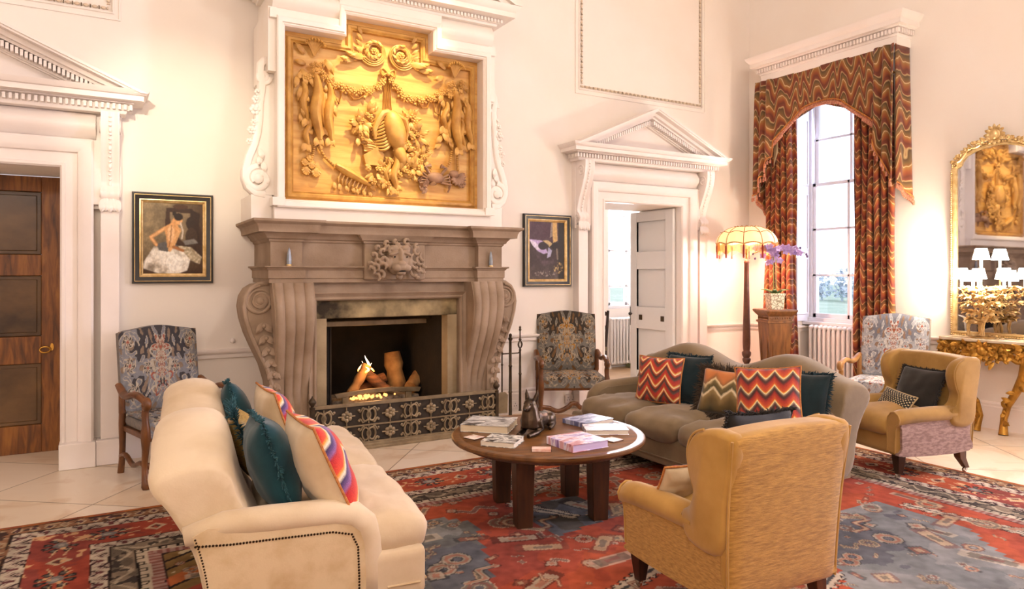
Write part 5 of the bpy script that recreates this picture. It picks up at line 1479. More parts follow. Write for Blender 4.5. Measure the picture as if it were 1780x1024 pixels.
for s in (-1, 1):
    bm = NB(); pts = [(-.27, s * .33, .76), (-.30, s * .34, .68), (-.285, s * .31, .55), (-.22, s * .22, .40), (-.17, s * .13, .26), (-.17, s * .10, .14), (-.20, s * .11, .05), (-.215, s * .115, .0)]
    tube(bm, pts, [.04, .05, .045, .035, .03, .028, .034, .04], 10, flat=(1, 1))
    for k in range(18):
        i = k % 6; p = V(pts[i]).lerp(V(pts[i + 1]), random.random()); leaf(bm, p + V((-.03, s * .01, 0)), (-.4, random.uniform(-1, 1), random.uniform(-1, 1)), (-1, 0, 0), .075, .035)
    ob('cabriole_leg', bm, m_gold, ct, ang=60)
cd = thing('tree_candelabrum', 'gilt tree-shaped candelabrum lamp with glowing shades and a deer at its foot', 'lamp', (6.98, 3.40, .856))
bm = NB()
lathe(bm, [(0, 0), (.085, 0), (.09, .012), (.07, .02), (.05, .024), (0, .024)], 20, sx=1, sy=1.2)
for k in range(22): a = random.uniform(0, 2 * PI); leaf(bm, (.06 * math.cos(a), .075 * math.sin(a), .015), (math.cos(a), math.sin(a), .25), (0, 0, 1), .05, .025)
ob('rocky_base', bm, m_gilt2, cd)
bm = NB()
for s in (-1, 1): tube(bm, [(.012 * s * math.cos(t * .9), .016 * s * math.sin(t * .9) + .01, .02 + .46 * t / 14) for t in range(15)], [.014 - .0004 * t for t in range(15)], 7)
trunk = ob('twisted_trunk', bm, m_gilt2, cd)
bm = NB()
for z, n, rr in ((.15, 6, .10), (.22, 6, .12), (.29, 7, .14), (.36, 8, .15), (.43, 8, .13)):
    for k in range(n):
        a = 2 * PI * k / n + z * 9; d = V((math.cos(a), math.sin(a), 0))
        tube(bm, [d * .01 + V((0, .01, z - .02)), d * rr * .5 + V((0, .01, z + .02)), d * rr + V((0, .01, z + .015))], .004, 5)
        for q in (.5, .8, 1.0):
            for w_ in (-1, 0, 1): leaf(bm, d * rr * q + V((0, .01, z + .018)), d * .8 + V((-d.y, d.x, 0)) * w_ * .8 + V((0, 0, random.uniform(-.7, .6))), d * .5 + V((0, 0, .6)), .062, .036, lift=.25)
ob('foliage', bm, m_gilt2, trunk)
gs_ = G('glowing_shade', .8); gs_.col(C4('#f6e6cc')); gs_.b.inputs['Emission Color'].default_value = C4('#fff0de'); gs_.b.inputs['Emission Strength'].default_value = 180
m_candle = mat('candle_tube', '#f2e6d0', rough=.5)
for x, y, z in ((0, .01, .62), (.02, .19, .44), (-.02, -.19, .44), (-.16, .0, .42)):
    if z < .6:
        bm = NB(); tube(bm, [(0, .01, .36), (x * .5, y * .5, .37), (x * .9, y * .9, .40), (x, y, z)], .007, 7); tube(bm, [(0, .01, .30), (x * .6, y * .6, .33), (x, y, z - .01)], .004, 6); ob('candle_arm', bm, m_gilt2, cd)
    else:
        bm = NB(); tube(bm, [(0, .01, .46), (0, .01, z)], .008, 7); ob('candle_arm', bm, m_gilt2, cd)
    bm = NB(); lathe(bm, [(0, 0), (.012, 0), (.028, .012), (.03, .018), (.012, .02), (0, .02)], 14, c=(x, y, z)); ob('drip_pan', bm, m_gilt2, cd)
    bm = NB(); lathe(bm, [(.011, .018), (.011, .115), (0, .115)], 12, c=(x, y, z)); ob('candle', bm, m_candle, cd)
    bm = NB(); r0, r1, h0, h1 = .070, .046, .10, .20
    rings = []
    for r_, h_ in ((r0, h0), (r1, h1), (r1 - .002, h1), (r0 - .002, h0)): rings.append([V((x + r_ * math.cos(2 * PI * j / 24), y + r_ * math.sin(2 * PI * j / 24), z + h_)) for j in range(24)])
    loft(bm, rings, loop=True); ob('lamp_shade', bm, gs_.m, cd, ang=50)
bm = NB()   # standing deer
tube(bm, [(-.07, -.03, .115), (-.065, -.0, .12), (-.065, .04, .118), (-.07, .065, .115)], [.018, .022, .019, .016], 9)
tube(bm, [(-.07, -.035, .12), (-.07, -.055, .15), (-.07, -.062, .168)], [.015, .011, .010], 8); blob(bm, (-.07, -.075, .168), (.009, .018, .010), rotm(x=20))
for y in (-.03, .06):
    for dx in (-.010, .012): tube(bm, [(-.068 + dx, y, .11), (-.068 + dx, y + .006, .07), (-.068 + dx, y - .002, .022)], [.010, .006, .005], 6)
for s in (-1, 1): tube(bm, [(-.07 + s * .004, -.064, .175), (-.07 + s * .022, -.05, .20), (-.07 + s * .018, -.055, .225)], .003, 5); tube(bm, [(-.07 + s * .018, -.052, .195), (-.07 + s * .03, -.065, .21)], .0025, 5)
tube(bm, [(-.07, .065, .12), (-.07, .078, .105)], .006, 6)
bmesh.ops.scale(bm, vec=(1.35, 1.35, 1.35), verts=bm.verts[:], space=M.Translation((.06, 0, -.022)))
ob('deer', bm, m_gilt2, cd)

# ================================================================= FLOOR LAMP, PEDESTAL, ORCHID
fl = thing('floor_lamp', 'turned wooden floor lamp with a scalloped fringed peach shade in the corner', 'lamp', (6.46, 5.68, 0))
bm = NB(); lathe(bm, [(0, 0), (.16, 0), (.16, .025), (.14, .045), (.09, .06), (.05, .09), (.035, .14), (.045, .17), (.03, .19), (.028, .40), (.045, .43), (.048, .455), (.035, .47), (.05, .50), (.052, .53), (.036, .55), (.04, .57), (.044, .64), (.043, .75), (.030, 1.30), (.027, 1.56), (.032, 1.575), (.02, 1.60), (.012, 1.62), (.0, 1.62)], 18); ob('turned_pole', bm, mat('carved_mahogany', '#6b4330', '#4a2a1c', rough=.4, scale=12), fl, ang=50)
bm = NB(); lathe(bm, [(0, 1.6), (.012, 1.6), (.012, 1.72), (.02, 1.73), (.0, 1.74)], 10); ob('bulb_holder', bm, m_brass, fl)
gsh = G('peach_silk', .7)
gsh.col(C4('#f2cf9c')); gsh.b.inputs['Emission Color'].default_value = C4('#ffc98a'); gsh.b.inputs['Emission Strength'].default_value = .9
gsh.bump(gsh.noise(gsh.co(scale=(1, 1, .1)), 90, 2), .2, .003)
m_silk = gsh.m
m_fr = mat('peach_fringe', '#e2a860', '#c98a48', rough=.8, scale=50, stretch=(1, 1, .1)); m_redt = mat('red_tassel', '#8a2a20', rough=.8); m_trim = mat('shade_braid', '#b5824a', rough=.7)
NP = 10
def shR(t, a):
    base = .13 + (.335 - .13) * math.sin(t * PI / 2) ** .85
    return base * (1 - .035 * (abs(math.cos(a * NP / 2)) - .6) * (1 if t > .12 else .3))
bm = NB(); rings = []
for i in range(13):
    t = i / 12; r = []
    for j in range(80):
        a = 2 * PI * j / 80; sc = .022 * abs(math.sin(a * NP / 2)) * t ** 3
        r.append(V((shR(t, a) * math.cos(a), shR(t, a) * math.sin(a), 1.985 - .205 * t ** 1.5 + sc - (.012 if t == 0 and j % 2 else 0))))
    rings.append(r)
loft(bm, rings + [[p * 1.0 + V((-p.x * .012, -p.y * .012, -.003)) for p in r] for r in rings[::-1]], loop=True); sd = ob('lamp_shade', bm, m_silk, fl, ang=180)
bm = NB()
for k in range(NP):
    a = 2 * PI * k / NP; tube(bm, [(shR(t, a) * 1.006 * math.cos(a), shR(t, a) * 1.006 * math.sin(a), 1.985 - .205 * t ** 1.5) for t in [q / 10 for q in range(11)]], .005, 5)
tube(bm, [(shR(1, a) * 1.005 * math.cos(a), shR(1, a) * 1.005 * math.sin(a), 1.78 + .022 * abs(math.sin(a * NP / 2))) for a in [2 * PI * j / 80 for j in range(80)]], .007, 6, closed=True)
tube(bm, [(.132 * math.cos(a), .132 * math.sin(a), 1.987 + .006 * math.sin(a * 15)) for a in [2 * PI * j / 60 for j in range(60)]], .006, 5, closed=True)
tube(bm, [(shR(.5, a) * 1.008 * math.cos(a), shR(.5, a) * 1.008 * math.sin(a), 1.912 + .018 * abs(math.sin(a * NP / 2))) for a in [2 * PI * j / 80 for j in range(80)]], .004, 5, closed=True)
ob('braid', bm, m_trim, sd)
bm = NB()
for j in range(230):
    a = 2 * PI * j / 230; sc = abs(math.sin(a * NP / 2)); z = 1.778 + .022 * sc; r = shR(1, a); L = .125 - .028 * sc
    tube(bm, [(r * math.cos(a), r * math.sin(a), z), (r * 1.004 * math.cos(a), r * 1.004 * math.sin(a), z - L)], .0034, 4)
tagit(ob('silk_fringe', bm, m_fr, sd), kind='stuff')
for k in range(NP):
    a = 2 * PI * k / NP; r = shR(1, a) * 1.01; bm = NB(); lathe(bm, [(.003, 0), (.009, -.012), (.011, -.03), (.010, -.15), (.0, -.155)], 7, c=(r * math.cos(a), r * math.sin(a), 1.775)); ob('red_tassel', bm, m_redt, sd)

pd = thing('wooden_pedestal', 'carved square tapering wooden pedestal carrying the orchid', 'pedestal', (6.47, 5.29, 0), R(-25))
def sq(bm, l):
    loft(bm, [[V((a * w, b * w, z)) for a, b in ((-1, -1), (1, -1), (1, 1), (-1, 1))] for w, z in l])
m_ped = mat('pedestal_oak', '#8a5a2c', '#5a3416', rough=.4, scale=5, stretch=(5, 5, 1))
bm = NB(); sq(bm, [(.16, 0), (.16, .07), (.145, .085), (.14, .10)]); ob('plinth', bm, m_ped, pd, smooth=False)
bm = NB(); sq(bm, [(.095, .10), (.135, .90)]); ob('shaft', bm, m_ped, pd, smooth=False)
bm = NB(); sq(bm, [(.138, .90), (.15, .905), (.15, .925), (.135, .93), (.135, .975), (.145, .985), (.165, 1.01), (.178, 1.03), (.178, 1.045), (.17, 1.05)]); ob('capital', bm, m_ped, pd, smooth=False)
bm = NB()
for a in range(4):
    mt = M.Rotation(R(90 * a), 4, 'Z')
    for k in range(9): bm2 = None; blob(bm, mt @ V((-.11 + .0275 * k, -.137, .955)), (.009, .006, .012), u=6, v=4)
    for x in (-1, 1): box(bm, x * .075 - .006, -.128, .2, x * .075 + .006, -.108, .86, mt)
ob('carved_detail', bm, m_ped, pd)
orc = thing('potted_orchid', 'purple orchid in a cream pot standing on the wooden pedestal', 'plant', (6.47, 5.29, 1.05), R(-25))
gpot = G('patterned_pot', .3); vv = gpot.n('ShaderNodeTexVoronoi'); vv.feature = 'DISTANCE_TO_EDGE'; vv.inputs['Scale'].default_value = 26; gpot.put(vv.inputs['Vector'], gpot.co())
gpot.col(gpot.ramp(vv.outputs['Distance'], [(.04, '#8f8468'), (.10, '#e6dcc8')]))
bm = NB(); sq(bm, [(.0, 0), (.065, 0), (.07, .02), (.078, .15), (.086, .155), (.086, .175), (.076, .176), (.07, .16), (0, .16)]); ob('square_pot', bm, gpot.m, orc, smooth=False)
m_leafg = mat('orchid_leaf', '#6d8a4a', '#48662f', rough=.4, scale=8); m_stemg = mat('orchid_stem', '#8a8a4c', rough=.5)
bm = NB()
for k in range(8): a = 2 * PI * k / 8 + .3; leaf(bm, (.01 * math.cos(a), .01 * math.sin(a), .155), (math.cos(a), math.sin(a), .75), (0, 0, 1), .17, .05, lift=.1, curl=.35)
ob('leaves', bm, m_leafg, orc)
m_petal = mat('orchid_petal', '#cdb2e0', '#a586c6', rough=.5, scale=14); m_bud = mat('orchid_bud', '#5d4470', rough=.5)
rr = random.Random(3)
for s, L in ((-1, .22), (1, .30)):
    a0 = R(25)
    dx, dy = math.cos(a0 + R(-55)) , math.sin(a0 + R(-55))
    pts = []
    for t in range(15):
        q = t / 14; h = .16 + .50 * min(1, q / .55) - .04 * max(0, (q - .6) / .4) ** 2; o = 0 if q < .5 else (q - .5) / .5
        pts.append(V((s * L * dx * o * 1.0 + .015 * s, s * L * dy * o, h)))
    bm = NB(); tube(bm, pts, .005, 6); sp = ob('flower_stem', bm, m_stemg, orc)
    for t in range(6, 15):
        for rep in range(2):
            p = pts[t] + V((rr.uniform(-.05, .05), rr.uniform(-.05, .05), rr.uniform(-.06, .05)))
            if t > 13 or (t > 11 and rep): 
                bm = NB(); blob(bm, p, (.012, .012, .015), u=7, v=5); ob('bud', bm, m_bud, sp); continue
            bm = NB(); n = V((rr.uniform(-1, .2), rr.uniform(-1, -.2), rr.uniform(-.3, .4))).normalized(); e1 = n.orthogonal().normalized(); e2 = n.cross(e1)
            for k in range(5):
                a = 2 * PI * k / 5; d = e1 * math.cos(a) + e2 * math.sin(a); leaf(bm, p, d + n * .15, n, .042, .034, lift=.12, curl=.1, n=4)
            blob(bm, p + n * .008, .008, u=6, v=4); ob('blossom', bm, m_petal, sp)

# ================================================================= FRAMED PICTURES
m_paint = attr_mat('oil_paint', .45, .15, 120, spec=.3)
def picture(label, x0, x1, z0, z1, fn, cat='painting'):
    W, H_ = x1 - x0, z1 - z0
    t = thing('framed_painting', label, cat, ((x0 + x1) / 2, YW - .002, z0))
    w = W / 2; pth = lambda i: [(-w + i, 0, i), (w - i, 0, i), (w - i, 0, H_ - i), (-w + i, 0, H_ - i)]
    bm = NB(); sweep(bm, [(0, 0), (0, .03), (.004, .04), (.014, .04), (.018, .032), (.024, .030), (.05, .024), (.055, .018), (.055, 0)], pth(0), (0, -1, 0), closed=True, side=1); ob('black_frame', bm, m_black, t, ang=30)
    bm = NB(); sweep(bm, [(0, 0), (0, .026), (.008, .028), (.014, .022), (.024, .018), (.028, .012), (.028, 0)], pth(.052), (0, -1, 0), closed=True, side=1)
    sweep(bm, [(0, .032), (.001, .0385), (.0055, .0385), (.006, .032)], pth(.016), (0, -1, 0), closed=True, side=1); ob('gilt_slip', bm, m_gilt2, t, ang=30)
    paint('canvas', W - .15, H_ - .15, .0035, fn, m_paint, t, loc=(0, -.010, .075))
def soften(fn, it=2):
    def g_(u, v):
        c = fn(u, v); nx = int(np.sum(v == v[0])); a = c.reshape(-1, nx, 3)
        for k in range(it):
            p = np.pad(a, ((1, 1), (1, 1), (0, 0)), mode='edge')
            a = (p[1:-1, 1:-1] * 2 + p[:-2, 1:-1] + p[2:, 1:-1] + p[1:-1, :-2] + p[1:-1, 2:]) / 6
        c = a.reshape(-1, 3); br = fbm(u * 55 + 8 * fbm(u * 6, v * 6, 4, 2), v * 40, 31, 2)
        return c * (.78 + .44 * br)[:, None]
    return g_
def ballerina(u, v):
    n = fbm(u * 9, v * 10, 2); n2 = fbm(u * 40, v * 44, 6, 2); c = np.zeros((len(u), 3)); c[:] = hexl('#75644a')
    blend(c, (n - .45) * 3, '#94805f'); blend(c, (u - .35) * 1.6, '#4a3520'); blend(c, (.28 - v) * 4, '#452c18')
    setc(c, inpoly(u, v, [(.38, .93), (.82, .93), (.98, .60), (.98, .25), (.55, .25), (.36, .66)]), '#3a2415')
    setc(c, inpoly(u, v, [(.44, .87), (.78, .86), (.80, .60), (.70, .42), (.46, .62)]), '#7d6a50')
    setc(c, np.hypot((u - .62) / .13, (v - .95) / .035) < 1, '#4a2e18'); setc(c, inpoly(u, v, [(.78, .92), (.95, .86), (.92, .6), (.98, .4), (.86, .45), (.80, .7)]), '#2d1a0e')
    setc(c, np.hypot((u - .78) / .07, (v - .72) / .09) < 1, '#2a1b12'); setc(c, np.hypot((u - .80) / .10, (v - .52) / .14) < 1, '#3d2a1c'); setc(c, inpoly(u, v, [(.66, .47), (.85, .50), (.92, .44), (.70, .41)]), '#77726c')
    tutu = inpoly(u, v, [(.18, .38), (.02, .17), (.0, .08), (.25, .01), (.55, .0), (.73, .05), (.78, .2), (.68, .32), (.52, .36), (.35, .40)])
    setc(c, tutu, '#c4b8a6'); blend(c, tutu * (n - .42) * 5, '#f1ebe0'); blend(c, tutu * (np.hypot((u - .52) / .14, (v - .16) / .12) < 1) * .9, '#fbf7ee'); blend(c, tutu * (.45 - n) * 5, '#8d8070')
    t2 = inpoly(u, v, [(.56, .40), (.80, .38), (.98, .24), (.94, .14), (.78, .2), (.66, .32)]); setc(c, t2, '#a39376'); blend(c, t2 * (n2 - .4) * 3, '#cdbfa4')
    setc(c, inpoly(u, v, [(.22, .42), (.40, .46), (.58, .40), (.40, .31), (.26, .33)]), '#5d5a58')
    arm = dseg(u, v, [(.36, .64), (.13, .51), (.22, .41)]); setc(c, arm < .026, '#c98f58'); setc(c, (arm < .012), '#e0ae78')
    back = inpoly(u, v, [(.34, .66), (.44, .70), (.50, .76), (.56, .74), (.60, .62), (.56, .48), (.46, .36), (.40, .37), (.38, .52)]); setc(c, back, '#cf975f'); blend(c, back * (np.hypot((u - .46) / .06, (v - .56) / .12) < 1) * .7, '#ecc090'); setc(c, dseg(u, v, [(.47, .68), (.45, .48), (.43, .38)]) < .008, '#8d5a30')
    d = dseg(u, v, [(.60, .62), (.50, .42), (.44, .34)]); setc(c, d < .03, '#d8a46c'); d = dseg(u, v, [(.50, .38), (.66, .33)]); setc(c, d < .022, '#a36a3c')
    setc(c, dseg(u, v, [(.50, .73), (.57, .80)]) < .035, '#cf975f'); setc(c, np.hypot((u - .60) / .05, (v - .755) / .06) < 1, '#d8a068'); setc(c, np.hypot((u - .585) / .075, (v - .805) / .055) < 1, '#22150d'); setc(c, np.hypot((u - .515) / .035, (v - .85) / .03) < 1, '#22150d')
    setc(c, dseg(u, v, [(.62, .72), (.66, .60), (.64, .5)]) < .012, '#cdbfae')
    c *= (.82 + .36 * n2)[:, None]; return c
picture('framed painting of a seated dancer in a white tutu, left of the fireplace', .192, .781, 1.369, 2.091, soften(ballerina))
def darkbird(u, v):
    n = fbm(u * 8, v * 10, 12); n2 = fbm(u * 40, v * 44, 3, 2); c = np.zeros((len(u), 3)); c[:] = hexl('#3a2c2c')
    setc(c, v > .66, '#4d3740'); blend(c, (n - .5) * 3, '#55424a'); blend(c, (.35 - v) * 3 * n, '#5f544c'); setc(c, u > .82, '#241a14')
    setc(c, inpoly(u, v, [(.66, 1), (.78, 1), (.80, .68), (.68, .62), (.66, .76)]), '#c8a468'); setc(c, inpoly(u, v, [(.62, 1), (.66, 1), (.65, .75), (.58, .72)]), '#8f8078')
    setc(c, inpoly(u, v, [(.0, .69), (.22, .68), (.36, .67), (.44, .58), (.52, .46), (.40, .44), (.24, .49), (.10, .58)]), '#b9a4cf'); setc(c, inpoly(u, v, [(.02, .68), (.18, .64), (.34, .52), (.22, .51), (.08, .60)]), '#e0d6ea')
    setc(c, inpoly(u, v, [(.38, .67), (.52, .68), (.66, .62), (.56, .56), (.54, .60), (.44, .64)]), '#c2a87a'); setc(c, np.hypot((u - .38) / .13, (v - .58) / .07) < 1, '#2d2128'); setc(c, inpoly(u, v, [(.54, .56), (.64, .50), (.60, .40), (.50, .37)]), '#a8a4c0')
    setc(c, np.hypot((u - .74) / .12, (v - .58) / .07) < 1, '#231a1a'); setc(c, dseg(u, v, [(.78, .52), (.80, .36)]) < .02, '#7d6e60')
    k = (np.hypot((u - .82) / .13, (v - .2) / .10) < 1); setc(c, k & (n2 > .5), '#8a7048'); setc(c, k & (n2 > .65), '#c9ad72'); setc(c, (np.hypot((u - .45) / .3, (v - .1) / .05) < 1) & (n2 > .62), '#8d8078')
    c *= (.8 + .4 * n2)[:, None]; return c
picture('framed dark painting with a pale violet winged shape, right of the fireplace', 3.774, 4.372, 1.309, 2.072, soften(darkbird))

# ================================================================= CUSHIONS
def chev_mat(name, fx_, fz, amp, stops):
    g = G(name, .85); x, y, z = g.xyz(g.co())
    zig = g.ma('PINGPONG', g.ma('MULTIPLY', x, fx_), .5)
    zig = g.ma('POWER', g.ma('MULTIPLY', zig, 2), 1.35)
    f = g.ma('FRACT', g.ma('ADD', g.ma('MULTIPLY', z, fz), g.ma('MULTIPLY', zig, -amp)))
    c = g.ramp(f, stops); n = g.noise(g.co(scale=(1, 1, 1)), 220, 2)
    g.col(g.mix(.25, c, g.ramp(n, [(.3, (0, 0, 0)), (.7, (1, 1, 1))]), 'OVERLAY')); g.bump(n, .25, .003); g.sheen(.2)
    return g.m
ST1 = [(0, '#3d2a26'), (.10, '#5a3a30'), (.20, '#96826a'), (.26, '#e9d9ac'), (.33, '#e0a13c'), (.40, '#c4572a'), (.60, '#b03c22'), (.78, '#9c2c20'), (.90, '#6a2420'), (1, '#3d2a26')]
m_chev = chev_mat('flamestitch_chevron', 9.2, 10.0, .60, ST1)
m_chev2 = chev_mat('flamestitch_chevron_small', 7.2, 10.0, .9, [(0, '#4a2620'), (.15, '#c0542a'), (.25, '#efd9a4'), (.33, '#d89a3c'), (.42, '#b83a22'), (.70, '#a62c20'), (.82, '#5a4036'), (1, '#4a2620')])
m_chevL = chev_mat('bright_flamestitch', 4.8, 6.5, .6, [(0, '#5a3d72'), (.10, '#3d2c58'), (.20, '#e9d9c0'), (.30, '#e8a040'), (.38, '#d84a2a'), (.62, '#c42a22'), (.78, '#b0242a'), (.88, '#8a5a8c'), (1, '#5a3d72')])
m_teal = velvet('teal_velvet', '#1a434b', '#0f2c34', 6); m_tealf = mat('teal_fringe', '#2c5c64', '#123038', rough=.9, scale=60)
m_navy = velvet('dark_teal_velvet', '#1a2e33', '#0e1c20', 6); m_navyf = mat('dark_teal_fringe', '#22404a', '#0e1c20', rough=.9, scale=60)
m_char = velvet('charcoal_velvet', '#2e2a26', '#1e1b18', 6); m_charf = mat('charcoal_fringe', '#3c3733', '#191614', rough=.9, scale=60)
m_cback = velvet('cream_cushion_back', '#d8c2a0', '#c4aa84', 5); m_cord = mat('orange_cord', '#c98a48', '#a85a28', rough=.8, scale=80)
m_gold2 = mat('gold_stripe', '#b99a58', '#7d6430', rough=.5, scale=30, stretch=(1, 1, 8))
gol = G('olive_velvet', .8); x_, y_, z_ = gol.xyz(gol.co()); nn = gol.noise(gol.co(scale=(1, 1, 1)), 9, 3, .8)
wv = gol.ma('ADD', gol.ma('MULTIPLY', gol.ma('PINGPONG', gol.ma('MULTIPLY', x_, 7.5), .5), -.40), gol.ma('ADD', gol.ma('MULTIPLY', z_, 2.9), gol.ma('MULTIPLY', nn, .22)))
gol.col(gol.ramp(wv, [(0, '#3d3418'), (.25, '#6a5428'), (.38, '#8a7040'), (.44, '#ddc8a0'), (.50, '#4f4520'), (.60, '#6d5a30'), (.66, '#d9bf90'), (.70, '#8a5a2a'), (.80, '#b86a30'), (1, '#c47a3a')])); gol.sheen(.3)
m_olive = gol.m
gd_ = G('dotted_weave', .8); vd = gd_.n('ShaderNodeTexVoronoi'); vd.inputs['Scale'].default_value = 62; vd.inputs['Randomness'].default_value = 0; gd_.put(vd.inputs['Vector'], gd_.co(scale=(1, .02, 1), rot=(0, R(45), 0)))
gd_.col(gd_.ramp(vd.outputs['Distance'], [(.22, '#d9c9a0'), (.30, '#23211f')])); m_dots = gd_.m
def cushion(name, label, loc, rz, tilt, w, h, t, mf, mb, cord=None, fringe=None, fl=.03, roll=0, group=None):
    r = thing(name, label, 'cushion', loc, rz, group)
    r.rotation_euler = (R(-tilt), R(roll), rz)
    n = 18; bm = NB(); F = []; Bk = []
    def P(i, j, s):
        u, v = -1 + 2 * i / n, -1 + 2 * j / n
        k = max(0, (1 - abs(u) ** 3.0)) ** .6 * max(0, (1 - abs(v) ** 3.0)) ** .6
        x = w / 2 * u * (1 - .07 * (1 - v * v)); z = h / 2 * v * (1 - .07 * (1 - u * u))
        wr = MN.noise(V((u * 2.5 + loc[0] * 7, v * 2.5, s))) * .012 * k
        return V((x, s * (t / 2 * k) + wr, z + h / 2))
    F = [[bm.verts.new(P(i, j, -1)) for i in range(n + 1)] for j in range(n + 1)]
    Bk = [[F[j][i] if i in (0, n) or j in (0, n) else bm.verts.new(P(i, j, 1)) for i in range(n + 1)] for j in range(n + 1)]
    for j in range(n):
        for i in range(n):
            bm.faces.new((F[j][i], F[j][i + 1], F[j + 1][i + 1], F[j + 1][i])).material_index = 0
            bm.faces.new((Bk[j][i], Bk[j + 1][i], Bk[j + 1][i + 1], Bk[j][i + 1])).material_index = 1
    edge = [P(i, 0, 0) for i in range(n)] + [P(n, j, 0) for j in range(n)] + [P(n - i, n, 0) for i in range(n)] + [P(0, n - j, 0) for j in range(n)]
    ob('cover', bm, [mf, mb], r, ang=180)
    if cord:
        bm = NB(); tube(bm, edge, .0055, 6, closed=True); ob('corded_edge', bm, cord, r)
    if fringe:
        bm = NB(); rr = random.Random(int(abs(loc[0] * 1000))); c = V((0, 0, h / 2))
        for (a, b) in zip(edge, edge[1:] + edge[:1]):
            for q in range(9):
                p = a.lerp(b, q / 9); d = (p - c); d.y = 0; d.normalize(); d = d + V((rr.uniform(-.5, .5), rr.uniform(-.9, .9), rr.uniform(-.5, .5))) * .8
                L = fl * rr.uniform(.6, 1.1); tube(bm, [p - d * .004, p + d * L * .5, p + d * L + V((rr.uniform(-1, 1) * .006, rr.uniform(-1, 1) * .006, -.006))], [.0035, .003, .0015], 4)
        tagit(ob('fringe', bm, fringe, r), kind='stuff')
    return r
SZ = .435
cushion('teal_cushion', 'teal velvet cushion at the far end of the cream sofa back', (.715, 4.12, SZ + .015), R(84), 18, .40, .42, .15, m_teal, m_teal, None, m_tealf, .02, 10)
cushion('flamestitch_cushion', 'red chevron cushion with cream back at the far end of the cream sofa', (.89, 3.95, SZ), R(92), 19, .42, .42, .17, m_chevL, m_cback, m_cord, None)
cushion('ruffled_cushion', 'teal ruffled cushion with gold stripes, mid-way along the cream sofa', (.665, 3.52, SZ + .03), R(84), 22, .34, .36, .14, m_gold2, m_gold2, None, m_tealf, .05, 0)
cushion('teal_cushion', 'teal velvet cushion with a frayed seam at the near end of the cream sofa', (.69, 3.10, SZ + .005), R(86), 18, .42, .42, .19, m_teal, m_teal, None, m_tealf, .022, 4)
cushion('flamestitch_cushion', 'red chevron cushion with orange cord at the near end of the cream sofa', (.89, 3.00, SZ), R(91), 24, .43, .44, .20, m_chevL, m_cback, m_cord, None)
cushion('flamestitch_cushion', 'red zigzag cushion against the far arm side of the taupe sofa', (3.72, 4.15, SZ), R(-64), 16, .37, .37, .15, m_chev2, m_cback, m_cord, None)
cushion('dark_teal_cushion', 'dark teal cushion tucked behind the zigzag cushion at the far arm', (3.89, 4.05, SZ + .005), R(-76), 17, .38, .38, .13, m_navy, m_navy, None, m_navyf, .025)
cushion('olive_cushion', 'olive and orange velvet cushion with brown fringe, middle of the taupe sofa', (3.77, 3.55, SZ + .005), R(-66), 24, .36, .34, .13, m_olive, m_olive, None, mat('brown_fringe', '#4a3a28', '#241a12', rough=.9, scale=60), .05, 3)
cushion('flamestitch_cushion', 'large red chevron cushion with pointed waves at the near end of the taupe sofa', (3.69, 3.06, SZ), R(-60), 18, .42, .42, .16, m_chev, m_cback, m_cord, None, roll=-5)
cushion('dark_teal_cushion', 'dark teal fringed cushion behind the large chevron cushion', (3.86, 2.99, SZ + .005), R(-74), 19, .36, .38, .12, m_navy, m_navy, None, m_navyf, .025)
cushion('charcoal_cushion', 'charcoal fringed cushion leaning in the tan armchair', (5.20, 3.03, .425), R(166 + 90), 24, .38, .34, .12, m_char, m_char, None, m_charf, .02)
cushion('bolster_cushion', 'small dotted black cushion in front of the charcoal one in the tan armchair', (5.04, 3.09, .425), R(166 + 84), 32, .32, .17, .10, m_dots, m_dots, mat('beige_cord', '#b9a27a', rough=.8), None, roll=6)
cushion('charcoal_cushion', 'charcoal fringed cushion peeping over the back of the golden armchair', (2.50, 2.21, .45), R(180), 12, .42, .40, .12, m_char, m_char, None, m_charf, .022, -2)
cushion('flamestitch_cushion', 'orange striped cushion edge showing beside the wing of the golden armchair', (2.20, 2.36, .428), R(172), 30, .22, .22, .09, m_chev2, m_cback, m_cord, None)

# ================================================================= ON THE TABLE
TZ = .4795
def book(label, ctr, w, d, h, rz, cov, pages, name='book'):
    r = thing(name, label, 'book', (*ctr, TZ), rz)
    g = None
    bm = NB(); box(bm, -w / 2, -d / 2, 0, w / 2, d / 2, .003); box(bm, -w / 2, -d / 2, h - .003, w / 2, d / 2, h); box(bm, -w / 2, -d / 2, .003, -w / 2 + .003, d / 2, h - .003)
    ob('cover', bm, cov, r, bev=.001, smooth=False)
    bm = NB(); box(bm, -w / 2 + .003, -d / 2 + .004, .003, w / 2 - .005, d / 2 - .004, h - .003); ob('pages', bm, pages, r, smooth=False)
def cover(name, cols, scale, st=(1, 1, 1)):
    g = G(name, .3); f = g.noise(g.co(scale=st), scale, 3, .4)
    n = len(cols); g.col(g.ramp(f, [(.30 + .40 * i / n, c) for i, c in enumerate(cols)], 'CONSTANT' if n > 3 else 'LINEAR')); return g.m
m_pg = mat('book_pages', '#efe6d6', '#d8ccb8', rough=.9, scale=3, stretch=(1, 1, 120)); m_pgd = mat('cream_pages', '#e8d9bc', '#d2bf9c', rough=.9, scale=3, stretch=(1, 1, 120))
book('thick grey and white photo book at the left edge of the table, by the fender', (2.093, 3.874), .30, .28, .045, R(-43), cover('grey_cover', ['#3a3a3a', '#8c8a86', '#d9d7d2', '#b4b2ae', '#5d5c5a'], 7, (1, 2.5, 1)), m_pgd)
book('black and white book in front of the bronze dog', (1.968, 3.485), .20, .19, .03, R(-48), cover('mono_cover', ['#1c1c1c', '#6d6a64', '#e8e4da', '#a8a59c', '#2c2b29'], 14, (1, 2, 1)), m_pg)
